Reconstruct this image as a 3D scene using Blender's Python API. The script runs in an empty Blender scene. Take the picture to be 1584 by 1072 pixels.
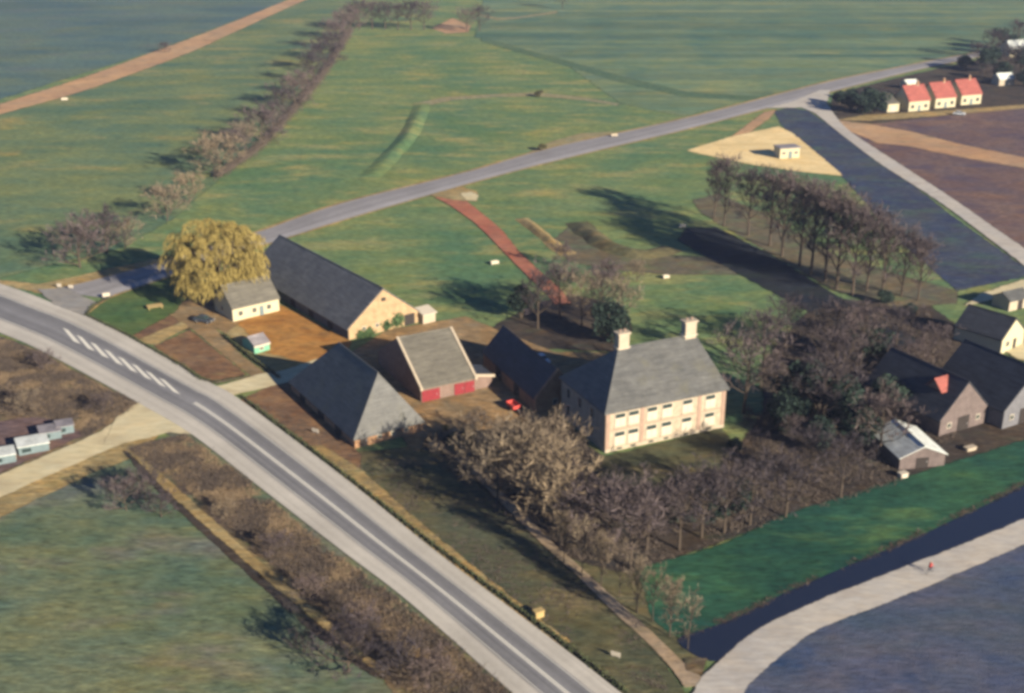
import bpy, bmesh, math, random
import numpy as np
from mathutils import Vector, Matrix, noise as mnoise
from mathutils.geometry import tessellate_polygon
S = bpy.context.scene
COL = S.collection
R = math.radians
# ------------------------------------------------------------------ camera, sky, sun, exposure
TH, F, H = R(22.12), 1910.0, 90.0
cd = bpy.data.cameras.new('camera'); cam = bpy.data.objects.new('camera', cd); COL.objects.link(cam)
cam.location = (0, 0, H); cam.rotation_euler = (math.pi/2 - TH, 0, 0)
cd.sensor_width = 36; cd.lens = F/1584*36; cd.clip_start = 1; cd.clip_end = 6000
S.camera = cam
SUN_AZ, SUN_EL = R(-46), R(20)                     # direction towards the sun: math angle from +x, elevation
w = bpy.data.worlds.new('World'); S.world = w; w.use_nodes = True
nt = w.node_tree; bg = nt.nodes['Background']
sky = nt.nodes.new('ShaderNodeTexSky'); sky.sky_type = 'NISHITA'; sky.sun_disc = False
sky.sun_elevation = SUN_EL; sky.sun_rotation = math.pi/2 - SUN_AZ
sky.air_density = .75; sky.dust_density = .1; sky.ozone_density = 8
nt.links.new(sky.outputs[0], bg.inputs[0]); bg.inputs[1].default_value = 0.05
sl = bpy.data.lights.new('sun', 'SUN'); sun = bpy.data.objects.new('sun', sl); COL.objects.link(sun)
sl.energy = 5.0; sl.angle = R(0.5); sl.color = (1.0, 0.87, 0.68)
sd = Vector((math.cos(SUN_AZ)*math.cos(SUN_EL), math.sin(SUN_AZ)*math.cos(SUN_EL), math.sin(SUN_EL)))
sun.rotation_euler = sd.to_track_quat('Z', 'Y').to_euler(); sun.location = (0, 0, 200)
S.view_settings.view_transform = 'Standard'; S.view_settings.look = 'None'
S.view_settings.gamma = 1; S.view_settings.use_curve_mapping = False
S.view_settings.exposure = 1.36
S.render.engine = 'CYCLES'
S.cycles.use_denoising = True
S.cycles.filter_width = 3.5                         # the photograph is soft
S.cycles.max_bounces = 5; S.cycles.transparent_max_bounces = 8

# ------------------------------------------------------------------ helpers
CT, ST = math.cos(TH), math.sin(TH)
def G(px, py, z=0.0):
    """point of the place at height z seen at photograph pixel px, py"""
    a = (px-792)/F; b = (536-py)/F
    d = (a, CT+b*ST, -ST+b*CT); t = (z-H)/d[2]
    return Vector((d[0]*t, d[1]*t, z))
def hgt(px, yb, yt):
    """height of something standing at px, yb whose top shows at yt"""
    p = G(px, yb); b = (536-yt)/F
    return H + p.y*(-ST+b*CT)/(CT+b*ST)
def lin(c): c /= 255; return c/12.92 if c <= .04045 else ((c+.055)/1.055)**2.4
K = 1.42
def A(r, g, b, k=K): return (lin(r)/k*1.02, lin(g)/k, lin(b)/k*.93)
def tag(o, label=None, cat=None, group=None, kind=None):
    if label: o['label'] = label
    if cat: o['category'] = cat
    if group: o['group'] = group
    if kind: o['kind'] = kind
    return o
def empty(name, loc=(0, 0, 0), rz=0):
    o = bpy.data.objects.new(name, None); COL.objects.link(o)
    o.location = loc; o.rotation_euler = (0, 0, rz); o.empty_display_size = .5
    return o
def mesh(name, V, Fc, mat=None, parent=None, smooth=False):
    me = bpy.data.meshes.new(name); me.from_pydata([tuple(v) for v in V], [], Fc); me.update()
    if mat: me.materials.append(mat)
    if smooth: me.polygons.foreach_set('use_smooth', [True]*len(me.polygons))
    o = bpy.data.objects.new(name, me); COL.objects.link(o)
    if parent: o.parent = parent
    return o
def trimesh(name, co, mat):
    """a mesh data block from an (n,3,3) array of separate triangles"""
    n = len(co); me = bpy.data.meshes.new(name)
    me.vertices.add(n*3); me.vertices.foreach_set('co', np.ascontiguousarray(co, dtype=np.float32).ravel())
    me.loops.add(n*3); me.loops.foreach_set('vertex_index', np.arange(n*3, dtype=np.int32))
    me.polygons.add(n); me.polygons.foreach_set('loop_start', np.arange(0, n*3, 3, dtype=np.int32))
    me.polygons.foreach_set('loop_total', np.full(n, 3, dtype=np.int32))
    me.update(); me.validate()
    me.materials.append(mat); return me
def link(name, me, parent=None):
    o = bpy.data.objects.new(name, me); COL.objects.link(o)
    if parent: o.parent = parent
    return o
class MB:
    """collects boxes, prisms and tubes into one mesh"""
    def __init__(s): s.v = []; s.f = []
    def box(s, c, d, rz=0, bev=0):
        i = len(s.v); x, y, z = d[0]/2, d[1]/2, d[2]/2; ca, sa = math.cos(rz), math.sin(rz)
        for sx, sy, sz in ((-1,-1,-1),(1,-1,-1),(1,1,-1),(-1,1,-1),(-1,-1,1),(1,-1,1),(1,1,1),(-1,1,1)):
            k = 1-bev if sz > 0 else 1
            X, Y = sx*x*k, sy*y*k
            s.v.append((c[0]+X*ca-Y*sa, c[1]+X*sa+Y*ca, c[2]+sz*z))
        s.f += [tuple(i+k for k in q) for q in ((0,3,2,1),(4,5,6,7),(0,1,5,4),(1,2,6,5),(2,3,7,6),(3,0,4,7))]
        return s
    def prof(s, pts, y0, y1):
        """profile in x, z extruded from y0 to y1"""
        i = len(s.v); n = len(pts)
        for y in (y0, y1):
            for (x, z) in pts: s.v.append((x, y, z))
        s.f.append(tuple(range(i, i+n))); s.f.append(tuple(range(i+2*n-1, i+n-1, -1)))
        for k in range(n): s.f.append((i+(k+1) % n, i+k, i+n+k, i+n+(k+1) % n))
        return s
    def tube(s, P, rad, n=6):
        P = [Vector(p) for p in P]; i0 = len(s.v)
        if not hasattr(rad, '__len__'): rad = [rad]*len(P)
        for k, p in enumerate(P):
            d = (P[min(k+1, len(P)-1)]-P[max(k-1, 0)]).normalized()
            a = d.orthogonal().normalized(); b = d.cross(a)
            for j in range(n):
                t = 2*math.pi*j/n; s.v.append(tuple(p+(a*math.cos(t)+b*math.sin(t))*rad[k]))
        for k in range(len(P)-1):
            for j in range(n):
                a0 = i0+k*n+j; a1 = i0+k*n+(j+1) % n; s.f.append((a0, a1, a1+n, a0+n))
        s.f.append(tuple(range(i0+n-1, i0-1, -1))); s.f.append(tuple(range(i0+(len(P)-1)*n, i0+len(P)*n)))
        return s
    def build(s, name, mat, parent=None, smooth=False): return mesh(name, s.v, s.f, mat, parent, smooth)

# ------------------------------------------------------------------ materials
def newmat(name, rough=.9, spec=.2):
    m = bpy.data.materials.new(name); m.use_nodes = True
    b = m.node_tree.nodes['Principled BSDF']; b.inputs['Roughness'].default_value = rough
    b.inputs['Specular IOR Level'].default_value = spec
    return m, m.node_tree, b
def N(t, typ, **kw):
    n = t.nodes.new(typ)
    for k, v in kw.items(): setattr(n, k, v)
    return n
def noise_node(t, vec, scale, detail=4, rough=.55, dist=0):
    n = N(t, 'ShaderNodeTexNoise'); n.inputs['Scale'].default_value = scale; n.inputs['Detail'].default_value = detail
    n.inputs['Roughness'].default_value = rough; n.inputs['Distortion'].default_value = dist
    t.links.new(vec, n.inputs['Vector']); return n.outputs['Fac']
def ramp(t, fac, stops, interp='LINEAR'):
    r = N(t, 'ShaderNodeValToRGB'); r.color_ramp.interpolation = interp; e = r.color_ramp.elements
    while len(e) < len(stops): e.new(.5)
    for x, (p, c) in zip(e, stops): x.position = p; x.color = (*c, 1) if hasattr(c, '__len__') else (c, c, c, 1)
    t.links.new(fac, r.inputs[0]); return r.outputs[0]
def mix(t, fac, a, b, mode='MIX'):
    m = N(t, 'ShaderNodeMix', data_type='RGBA', blend_type=mode)
    for s, v in ((m.inputs[0], fac), (m.inputs[6], a), (m.inputs[7], b)):
        if hasattr(v, 'is_linked'): t.links.new(v, s)
        elif hasattr(v, '__len__'): s.default_value = (*v, 1)
        else: s.default_value = v
    return m.outputs[2]
def bump(t, b, h, strength, dist=.2):
    n = N(t, 'ShaderNodeBump'); n.inputs['Strength'].default_value = strength; n.inputs['Distance'].default_value = dist
    t.links.new(h, n.inputs['Height']); t.links.new(n.outputs[0], b.inputs['Normal'])
def posvec(t, ang=0, sc=(1, 1, 1), obj=False):
    if obj: v = N(t, 'ShaderNodeTexCoord').outputs['Object']
    else: v = N(t, 'ShaderNodeNewGeometry').outputs['Position']
    m = N(t, 'ShaderNodeMapping'); m.inputs['Rotation'].default_value = (0, 0, -ang); m.inputs['Scale'].default_value = sc
    t.links.new(v, m.inputs['Vector']); return m.outputs[0]
def ground_mat(name, c1, c2, c3, big=.02, mid=.13, fine=1.6, ang=R(-65), stretch=.3, patch=.5, speck=.45, bmp=.5, stripes=None, solid=False):
    """soil or turf: c1..c2 in broad drifts, c3 in patches, fine grain"""
    m, t, b = newmat(name, .95, .1)
    c1, c2, c3 = [(c[0]*1.10, c[1]*1.13, c[2]*1.12) for c in (c1, c2, c3)]
    v = posvec(t); va = posvec(t, ang, (stretch, 1, 1))
    n1 = noise_node(t, v, big, 5, .6, .4); n2 = noise_node(t, va, mid, 6, .62); n3 = noise_node(t, va, fine, 4, .7)
    f = ramp(t, mix(t, .5, n1, n2), [(.41, 0), (.59, 1)])
    c = mix(t, f, c1, c2)
    f3 = ramp(t, mix(t, .35, n2, noise_node(t, v, big*2.7, 4, .6, 1.)), [(patch, 0), (patch+.14, 1)])
    c = mix(t, f3, c, c3)
    if stripes:
        a, sc_, amt = stripes                        # drill lines follow the tractor, uneven in width
        ns = noise_node(t, posvec(t, a, (.02, 1, 1)), sc_, 5, .6, .3)
        c = mix(t, amt, c, ramp(t, ns, [(.36, (.55, .66, .72)), (.5, (1, 1, 1)), (.62, (1.5, 1.34, 1.1))]), 'MULTIPLY')
    tint = ramp(t, mix(t, .45, noise_node(t, v, big*1.9, 5, .65, .5), noise_node(t, va, mid*3.1, 4, .65)), [(.36, (.80, .94, 1.16)), (.5, (1, 1, 1)), (.64, (1.22, 1.04, .80))])
    c = mix(t, min(1, speck*2.2), c, tint, 'MULTIPLY')
    g = ramp(t, n3, [(.3, 1-speck), (.7, 1+speck)])
    c = mix(t, 1., c, g, 'MULTIPLY')
    c = mix(t, min(1, speck*2), c, ramp(t, noise_node(t, posvec(t, ang, (max(stretch, .5), 1, 1)), .5, 7, .85), [(.3, (.62, .66, .72)), (.7, (1.4, 1.33, 1.24))]), 'MULTIPLY')
    t.links.new(c, b.inputs['Base Color'])
    bump(t, b, mix(t, .5, n3, noise_node(t, v, fine*2.5, 3, .6)), bmp, .35)
    if not solid:                                    # patchy growth along the border of a plot
        at = N(t, 'ShaderNodeAttribute', attribute_name='edge')
        ad = N(t, 'ShaderNodeMath', operation='MULTIPLY_ADD'); ad.inputs[1].default_value = .9
        t.links.new(noise_node(t, v, .35, 5, .7), ad.inputs[0]); t.links.new(at.outputs['Fac'], ad.inputs[2])
        f = ramp(t, ad.outputs[0], [(.83, 0), (1., 1)])
        tr = N(t, 'ShaderNodeBsdfTransparent'); ms = N(t, 'ShaderNodeMixShader'); out = t.nodes['Material Output']
        t.links.new(f, ms.inputs[0]); t.links.new(tr.outputs[0], ms.inputs[1]); t.links.new(b.outputs[0], ms.inputs[2])
        t.links.new(ms.outputs[0], out.inputs['Surface'])
    return m
def plain(name, col, rough=.85, spec=.2, var=.25, scale=1.5, bmp=.15, obj=True):
    """painted, rendered or brick surface with weathering"""
    m, t, b = newmat(name, rough, spec)
    v = posvec(t, obj=obj)
    n = noise_node(t, v, scale, 6, .65); n2 = noise_node(t, v, scale*7, 3, .6)
    c = mix(t, 1., col, ramp(t, mix(t, .4, n, n2), [(.3, 1-var), (.7, 1+var)]), 'MULTIPLY')
    t.links.new(c, b.inputs['Base Color'])
    if bmp: bump(t, b, n2, bmp, .05)
    return m
def roof_mat(name, c1, c2, course=.35, rough=.6, spec=.3, moss=None):
    m, t, b = newmat(name, rough, spec)
    v = posvec(t, obj=True); n1 = noise_node(t, v, .35, 6, .65); n2 = noise_node(t, v, 3.5, 4, .7)
    vs = posvec(t, 0, (.25, .25, 3), obj=True)
    c = mix(t, ramp(t, mix(t, .5, n1, n2), [(.33, 0), (.67, 1)]), c1, c2)
    c = mix(t, .7, c, ramp(t, noise_node(t, vs, 1.4, 4, .65), [(.3, .6), (.7, 1.4)]), 'MULTIPLY')
    c = mix(t, .6, c, ramp(t, noise_node(t, v, .5, 7, .8), [(.3, .62), (.7, 1.4)]), 'MULTIPLY')
    if moss: c = mix(t, ramp(t, noise_node(t, v, .22, 5, .7), [(.55, 0), (.7, .8)]), c, moss)
    t.links.new(c, b.inputs['Base Color'])
    wv = N(t, 'ShaderNodeTexWave', wave_type='BANDS', bands_direction='Z', wave_profile='SAW')
    wv.inputs['Scale'].default_value = .314/course; wv.inputs['Distortion'].default_value = .4
    t.links.new(posvec(t, obj=True), wv.inputs['Vector'])
    bump(t, b, mix(t, .5, wv.outputs['Fac'], n2), .5, .06)
    return m
def brick_mat(name, c1, c2, mortar):
    m, t, b = newmat(name, .9, .15)
    v = N(t, 'ShaderNodeTexCoord').outputs['Object']
    sep = N(t, 'ShaderNodeSeparateXYZ'); t.links.new(v, sep.inputs[0])
    ad = N(t, 'ShaderNodeMath'); t.links.new(sep.outputs[0], ad.inputs[0]); t.links.new(sep.outputs[1], ad.inputs[1])
    cb = N(t, 'ShaderNodeCombineXYZ'); t.links.new(ad.outputs[0], cb.inputs[0]); t.links.new(sep.outputs[2], cb.inputs[1])
    br = N(t, 'ShaderNodeTexBrick'); br.inputs['Scale'].default_value = 1; br.inputs['Brick Width'].default_value = .26
    br.inputs['Row Height'].default_value = .085; br.inputs['Mortar Size'].default_value = .008
    br.inputs['Color1'].default_value = (*c1, 1); br.inputs['Color2'].default_value = (*c2, 1); br.inputs['Mortar'].default_value = (*mortar, 1)
    t.links.new(cb.outputs[0], br.inputs['Vector'])
    n = noise_node(t, v, .9, 6, .65)
    c = mix(t, 1., br.outputs[0], ramp(t, n, [(.3, .75), (.7, 1.22)]), 'MULTIPLY')
    t.links.new(c, b.inputs['Base Color']); bump(t, b, br.outputs['Fac'], -.15, .02)
    return m
def twig_mat(name, c1, c2, rough=.9):
    m, t, b = newmat(name, rough, .1)
    oi = N(t, 'ShaderNodeObjectInfo')
    n = noise_node(t, posvec(t), .8, 3, .6)
    c = mix(t, ramp(t, n, [(.3, 0), (.7, 1)]), c1, c2)
    c = mix(t, .6, c, ramp(t, oi.outputs['Random'], [(0, (.75, .72, .74)), (.5, (1., 1., 1.)), (1, (1.3, 1.2, 1.05))]), 'MULTIPLY')
    t.links.new(c, b.inputs['Base Color']); return m

M = {}
gm = ground_mat
M['ground'] = gm('meadow', A(86,116,84), A(122,134,88), A(146,142,96), patch=.52, solid=True)
M['pasture_far'] = gm('far_pasture_grass', A(74,98,102), A(100,118,104), A(90,102,108), big=.012, mid=.05, ang=R(-60))
M['pasture_mottled'] = gm('mottled_pasture', A(82,108,88), A(120,130,88), A(144,134,92), big=.018, mid=.07, patch=.53, ang=R(-62))
M['stripe_field'] = gm('tilled_field', A(82,110,94), A(112,128,100), A(132,134,100), big=.03, mid=.07, patch=.55, ang=R(-63), stretch=.035, stripes=(R(-64), .055, .6))
M['row_shade'] = gm('painted_ditch_shade', A(30,36,48), A(46,50,58), A(38,48,48), big=.08, mid=.3, ang=R(-45), stretch=.2, bmp=.8)  # shade of the ditch put into the ground colour
M['lush'] = gm('lush_grass', A(30,68,60), A(50,90,70), A(86,112,70), patch=.53, ang=R(30))
M['olive'] = gm('olive_lawn', A(72,98,60), A(98,110,66), A(120,114,72), patch=.55, ang=R(30))
M['lawn'] = gm('worn_lawn', A(72,80,64), A(100,94,70), A(126,110,80), patch=.52, ang=R(-50))
M['lowfield'] = gm('foreground_pasture', A(86,104,86), A(116,120,92), A(106,104,100), big=.03, mid=.12, patch=.52, ang=R(-50), speck=.45)
M['violet'] = gm('bare_violet_soil', A(100,82,86), A(118,98,94), A(76,66,86), big=.025, mid=.1, ang=R(-30))
M['bluefield'] = gm('sprouting_soil', A(68,82,104), A(92,92,112), A(50,70,106), big=.03, mid=.12, ang=R(-60), speck=.3)
M['darkstrip'] = gm('dark_turned_soil', A(54,62,90), A(74,80,94), A(66,86,88), big=.05, mid=.2, patch=.5, ang=R(-40), speck=.45)
M['field_edge'] = gm('rank_field_edge', A(76,102,82), A(92,112,86), A(68,92,80), mid=.3, patch=.55)
M['worn'] = gm('worn_turf', A(130,128,100), A(142,134,106), A(116,126,98), mid=.3, patch=.55)
M['scrubsoil'] = gm('scrub_soil', A(92,80,74), A(140,120,88), A(86,96,70), big=.08, mid=.25, patch=.5, speck=.6, bmp=.9)
M['tan'] = gm('tan_verge', A(140,122,86), A(170,148,106), A(118,120,84), big=.05, mid=.3, patch=.55)
M['sand'] = gm('pale_sand', A(214,188,140), A(236,212,166), A(200,170,122), big=.05, mid=.3, patch=.6, speck=.15, bmp=.25)
M['track'] = gm('tan_track', A(168,134,108), A(192,158,124), A(142,122,100), big=.03, mid=.2, speck=.25, stretch=.2)
M['garden'] = gm('garden_soil', A(104,80,66), A(132,104,80), A(112,110,76), big=.09, mid=.4, patch=.58, speck=.4)
M['ochre'] = gm('ochre_yard', A(150,106,58), A(182,136,78), A(112,80,56), big=.12, mid=.5, patch=.52, speck=.3)
M['yard'] = gm('farmyard_earth', A(128,108,82), A(152,128,98), A(110,100,76), big=.08, mid=.35, patch=.56)
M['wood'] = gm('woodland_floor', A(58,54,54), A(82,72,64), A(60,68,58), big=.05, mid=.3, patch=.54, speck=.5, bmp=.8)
M['pit'] = gm('bare_pit_soil', A(92,88,76), A(110,100,84), A(92,106,80), big=.06, mid=.3, patch=.5)
M['dirt'] = gm('pale_dirt', A(148,130,112), A(172,152,132), A(130,118,98), big=.06, mid=.3, speck=.2)
M['gravel'] = gm('pale_lane', A(196,184,154), A(214,202,172), A(180,166,138), big=.06, mid=.4, speck=.12, bmp=.15)
M['roadlight'] = gm('pale_road', A(172,166,164), A(190,184,180), A(180,174,172), big=.06, mid=.4, speck=.12, bmp=.15)
M['mouth'] = gm('worn_junction_asphalt', A(134,132,134), A(156,152,150), A(146,144,142), big=.06, mid=.4, speck=.15, bmp=.15)
M['redbrick_path'] = gm('red_brick_drive', A(158,96,80), A(178,120,98), A(140,96,80), big=.08, mid=.5, speck=.25)
def road_mat(name, base, bands, speck=.12, sc=1.0):
    m, t, b = newmat(name, .85, .25)
    uv = N(t, 'ShaderNodeUVMap').outputs[0]; sp = N(t, 'ShaderNodeSeparateXYZ'); t.links.new(uv, sp.inputs[0])
    mp = N(t, 'ShaderNodeMapping'); mp.inputs['Scale'].default_value = (.02, 14, 1); t.links.new(uv, mp.inputs['Vector'])
    c = mix(t, 1., base, ramp(t, sp.outputs[1], bands), 'MULTIPLY')
    c = mix(t, 1., c, ramp(t, noise_node(t, mp.outputs[0], 1.2, 4, .6), [(.3, .86), (.7, 1.12)]), 'MULTIPLY')
    v = posvec(t); c = mix(t, 1., c, ramp(t, noise_node(t, v, 1.5*sc, 6, .75), [(.3, 1-speck), (.7, 1+speck)]), 'MULTIPLY')
    c = mix(t, 1., c, ramp(t, noise_node(t, v, .07, 4, .6), [(.35, .9), (.65, 1.08)]), 'MULTIPLY')
    t.links.new(c, b.inputs['Base Color']); bump(t, b, noise_node(t, v, 9, 2), .1, .02)
    return m
lanebands = [(0, 1.2), (.06, .98), (.2, .84), (.3, .95), (.42, 1.12), (.5, 1.18), (.58, 1.1), (.68, .84), (.8, 1.05), (.9, .84), (1, 1.15)]
M['asphalt'] = road_mat('asphalt', A(130,131,137), lanebands)
M['asphalt2'] = road_mat('worn_asphalt', A(146,145,150), [(0, 1.1), (.1, .95), (.3, .92), (.5, 1.08), (.62, .9), (.72, 1.1), (.8, 1.28), (1, 1.3)])
M['cycle'] = road_mat('pale_concrete', A(194,190,184), [(0, .98), (.3, 1.05), (.62, .93), (.7, 1.04), (1, .98)], .08)
M['paint'] = plain('road_paint', A(236,234,226), .7, .2, .1, 2, 0, False)
M['twig'] = twig_mat('bare_twigs', (.13, .105, .075), (.21, .17, .12))
M['twig_violet'] = twig_mat('violet_brown_twigs', (.075, .060, .064), (.115, .092, .088))
M['twig_dark'] = twig_mat('dark_twigs', (.04, .036, .045), (.07, .058, .06))
M['bark'] = plain('bark', (.07, .055, .042), .95, .1, .35, 2, .3)
M['willow'] = twig_mat('yellow_willow_shoots', (.18, .142, .046), (.31, .245, .08))
M['evergreen'] = twig_mat('dark_evergreen_leaves', (.018, .032, .028), (.035, .055, .04))
M['shrub'] = twig_mat('olive_shrub', (.07, .075, .04), (.12, .11, .06))
M['hedge'] = twig_mat('clipped_hedge_leaves', (.045, .06, .03), (.08, .09, .045))
M['ivy'] = twig_mat('ivy_leaves', (.06, .11, .045), (.09, .14, .06))
M['deadgrass'] = twig_mat('dead_grass', (.17, .125, .078), (.27, .20, .125))
M['bramble'] = twig_mat('bramble_stems', (.075, .062, .052), (.125, .10, .08))
M['slate'] = roof_mat('grey_slate', (.048, .051, .052), (.096, .096, .090), moss=(.088, .086, .062))
M['slate_dark'] = roof_mat('dark_slate', (.028, .032, .042), (.045, .05, .06), rough=.6, spec=.15)
M['barn_roof'] = roof_mat('weathered_barn_tiles', (.052, .058, .066), (.105, .108, .11))
M['cottage_roof'] = roof_mat('cottage_tiles', (.085, .08, .066), (.12, .112, .09))
M['red_roof'] = roof_mat('red_tiles', (.20, .055, .045), (.28, .085, .065))
M['pale_roof'] = roof_mat('pale_sheet_roof', (.42, .45, .42), (.56, .58, .54), course=.9, moss=(.36, .37, .34))
M['shed_roof'] = roof_mat('felt_roof', (.16, .15, .16), (.22, .2, .2))
M['stone'] = plain('buff_limestone', (.34, .29, .22), .9, .1, .2, .8)
M['facade'] = brick_mat('pale_buff_brick', (.34, .28, .20), (.30, .24, .17), (.36, .32, .26))
M['brick'] = brick_mat('pink_brick', A(204,150,112,2.6), A(226,176,138,2.6), A(216,196,168,2.6))
M['brick_dark'] = brick_mat('dark_brick', (.14, .09, .075), (.19, .125, .10), (.17, .15, .13))
M['gable'] = brick_mat('pale_brick_gable', A(226,190,148,2.6), A(238,208,168,2.6), A(226,206,176,2.6))
M['white'] = plain('white_paint', (.42, .375, .30), .7, .2, .15)
M['cream'] = plain('cream_wall', A(244,236,206,2.3), .85, .15, .12)
M['red'] = plain('red_door_paint', (.17, .016, .022), .6, .3, .35, 3)
M['pilaster'] = plain('worn_red_brick', (.27, .19, .145), .9, .1, .25)
M['glass'] = newmat('dark_window_glass', .15, .5)[0]; M['glass'].node_tree.nodes['Principled BSDF'].inputs['Base Color'].default_value = (.025, .04, .04, 1)
M['dark'] = plain('dark_timber', (.035, .03, .028), .9, .1)
M['gable_brown'] = brick_mat('brown_brick', (.095, .075, .07), (.13, .10, .095), (.14, .12, .11))  # dark brown brick, low in tone all over
M['gable_grey'] = plain('weathered_render', (.12, .12, .13), .9, .1, .3)
M['timber'] = plain('tarred_boards', (.06, .065, .075), .8, .2, .3)
M['greenpaint'] = plain('green_paint', (.12, .30, .20), .6, .3, .2)
M['teal'] = plain('teal_panel', (.11, .15, .16), .6, .3, .3)
M['metal'] = plain('grey_metal', (.25, .25, .25), .5, .4, .1)
M['carpaint'] = plain('dark_car_paint', (.035, .045, .06), .35, .5, .1)
M['carlight'] = plain('pale_car_paint', (.45, .48, .5), .4, .5, .08)
M['redpaint'] = plain('red_machine_paint', (.4, .05, .04), .5, .4, .1)
M['rubber'] = plain('tyre_rubber', (.02, .02, .02), .8, .2, .1)
M['skin'] = plain('skin', (.45, .28, .2), .7, .3, .05)
M['redcoat'] = plain('red_coat', (.45, .06, .05), .9, .1, .1)
M['navy'] = plain('navy_trousers', (.03, .035, .06), .9, .1, .1)
M['wood_pale'] = plain('pale_planks', A(222,196,140,2.2), .85, .15, .15)
mw, tw, bw = newmat('ditch_water', .12, .5); bw.inputs['Base Color'].default_value = (.012, .016, .03, 1)
bump(tw, bw, noise_node(tw, posvec(tw), .8, 3), .08, .05); M['water'] = mw

# ------------------------------------------------------------------ the ground
def wander(p, amp, freq=.12):
    return Vector((p.x + amp*mnoise.noise((p.x*freq, p.y*freq, 3.1)) + .4*amp*mnoise.noise((p.x*freq*4, p.y*freq*4, 9.1)),
                   p.y + amp*mnoise.noise((p.x*freq, p.y*freq, 17.7)) + .4*amp*mnoise.noise((p.x*freq*4, p.y*freq*4, 5.3)), p.z))
def dense(pts, step, closed=True):
    out = []; n = len(pts)
    for i in range(n if closed else n-1):
        a, b = pts[i], pts[(i+1) % n]; k = max(1, int((b-a).length/step))
        out += [a.lerp(b, j/k) for j in range(k)]
    if not closed: out.append(pts[-1])
    return out
layer = [0]
def field(name, px, mat, z, soft=.8):
    layer[0] += 1; z += .0006*layer[0]
    P = np.array([tuple(G(x, y))[:2] for x, y in px]); q0 = P.min(0); q1 = P.max(0)
    soft = max(soft*1.3, .5, .0035*np.linalg.norm(P.mean(0))); lo, hi = q0-soft-1, q1+soft+1
    st = min(4., max(.4, math.sqrt((hi-lo).prod()/36000)))
    nx, ny = (np.ceil((hi-lo)/st)).astype(int)+1
    X, Y = np.meshgrid(lo[0]+np.arange(nx)*st, lo[1]+np.arange(ny)*st); X = X.ravel(); Y = Y.ravel()
    d2 = np.full(X.shape, 1e18); ins = np.zeros(X.shape, bool)
    for a, b in zip(P, np.roll(P, -1, 0)):
        ab = b-a; t = np.clip(((X-a[0])*ab[0]+(Y-a[1])*ab[1])/max(ab@ab, 1e-9), 0, 1)
        d2 = np.minimum(d2, (X-a[0]-t*ab[0])**2+(Y-a[1]-t*ab[1])**2)
        if a[1] != b[1]: ins ^= ((a[1] > Y) != (b[1] > Y)) & (X < ab[0]*(Y-a[1])/ab[1]+a[0])
    e = np.clip(.5+np.where(ins, 1, -1)*np.sqrt(d2)/(2*soft), 0, 1)
    i = (np.arange(ny-1)[:, None]*nx+np.arange(nx-1)[None]).ravel(); Q = np.stack([i, i+1, i+nx+1, i+nx], 1)
    Q = Q[(e[Q] > 0).any(1)]; used = np.unique(Q); mp = np.zeros(len(X), int); mp[used] = np.arange(len(used)); Q = mp[Q]
    me = bpy.data.meshes.new(name); n = len(used); m = len(Q)
    me.vertices.add(n); me.vertices.foreach_set('co', np.stack([X[used], Y[used], np.full(n, z)], 1).astype(np.float32).ravel())
    me.loops.add(m*4); me.loops.foreach_set('vertex_index', Q.astype(np.int32).ravel())
    me.polygons.add(m); me.polygons.foreach_set('loop_start', np.arange(0, m*4, 4, dtype=np.int32)); me.polygons.foreach_set('loop_total', np.full(m, 4, dtype=np.int32))
    me.update(); me.validate(); me.materials.append(M[mat])
    at = me.attributes.new('edge', 'FLOAT', 'POINT'); at.data.foreach_set('value', e[used].astype(np.float32))
    o = bpy.data.objects.new(name, me); COL.objects.link(o); tag(o, kind='structure'); return o
def field_hard(name, px, mat, z, amp=.8, step=None):
    layer[0] += 1; z += .0006*layer[0]
    P = [G(x, y, z) for x, y in px]
    D = [wander(p, amp*(1 if p.y < 400 else 1.8)) for p in dense(P, step or 1.5)]
    if amp > 0:
        # soften corners
        D = [(D[i-1]+D[i]+D[(i+1) % len(D)])/3 for i in range(len(D))]
    T = tessellate_polygon([D])
    Fc = [t if (D[t[1]]-D[t[0]]).cross(D[t[2]]-D[t[0]]).z > 0 else t[::-1] for t in T]
    o = mesh(name, D, Fc, M[mat]); tag(o, kind='structure'); return o
base = mesh('ground', [(-900, -60, 0), (900, -60, 0), (900, 1500, 0), (-900, 1500, 0)], [(0, 1, 2, 3)], M['ground']); tag(base, kind='structure')
z1 = .01
field('far_pasture', [(-220,-60),(500,-60),(436,4),(236,80),(-120,190)], 'pasture_far', z1)
field('mottled_pasture', [(-220,215),(-120,192),(0,170),(236,86),(440,8),(560,-20),(545,40),(500,112),(430,190),(345,272),(262,342),(190,382),(0,430),(-200,430)], 'pasture_mottled', z1)
field('tilled_field', [(735,58),(760,-60),(1900,-60),(1700,40),(1466,88),(1274,126),(1056,180),(960,160),(870,95)], 'stripe_field', z1)
field('field_boundary', [(745,58),(800,74),(868,92),(960,118),(1060,142),(1180,150),(1180,156),(1058,150),(956,126),(866,99),(798,80),(744,64)], 'field_edge', z1+.03, .6)
field('far_path', [(742,22),(770,28),(800,26),(862,17),(862,20),(802,29),(770,31),(742,25)], 'worn', z1+.03, .5)
field('bare_patch', [(668,44),(700,28),(728,40),(724,50),(690,52)], 'track', z1+.03, .5)
field('worn_strip', [(640,160),(690,150),(760,146),(830,143),(900,150),(958,160),(955,164),(900,155),(830,149),(765,150),(700,155),(648,166)], 'worn', z1+.03, .5)
field('roadside_hollow', [(818,236),(850,220),(900,206),(950,204),(940,214),(880,228),(830,238)], 'worn', z1+.03, .8)
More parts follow.
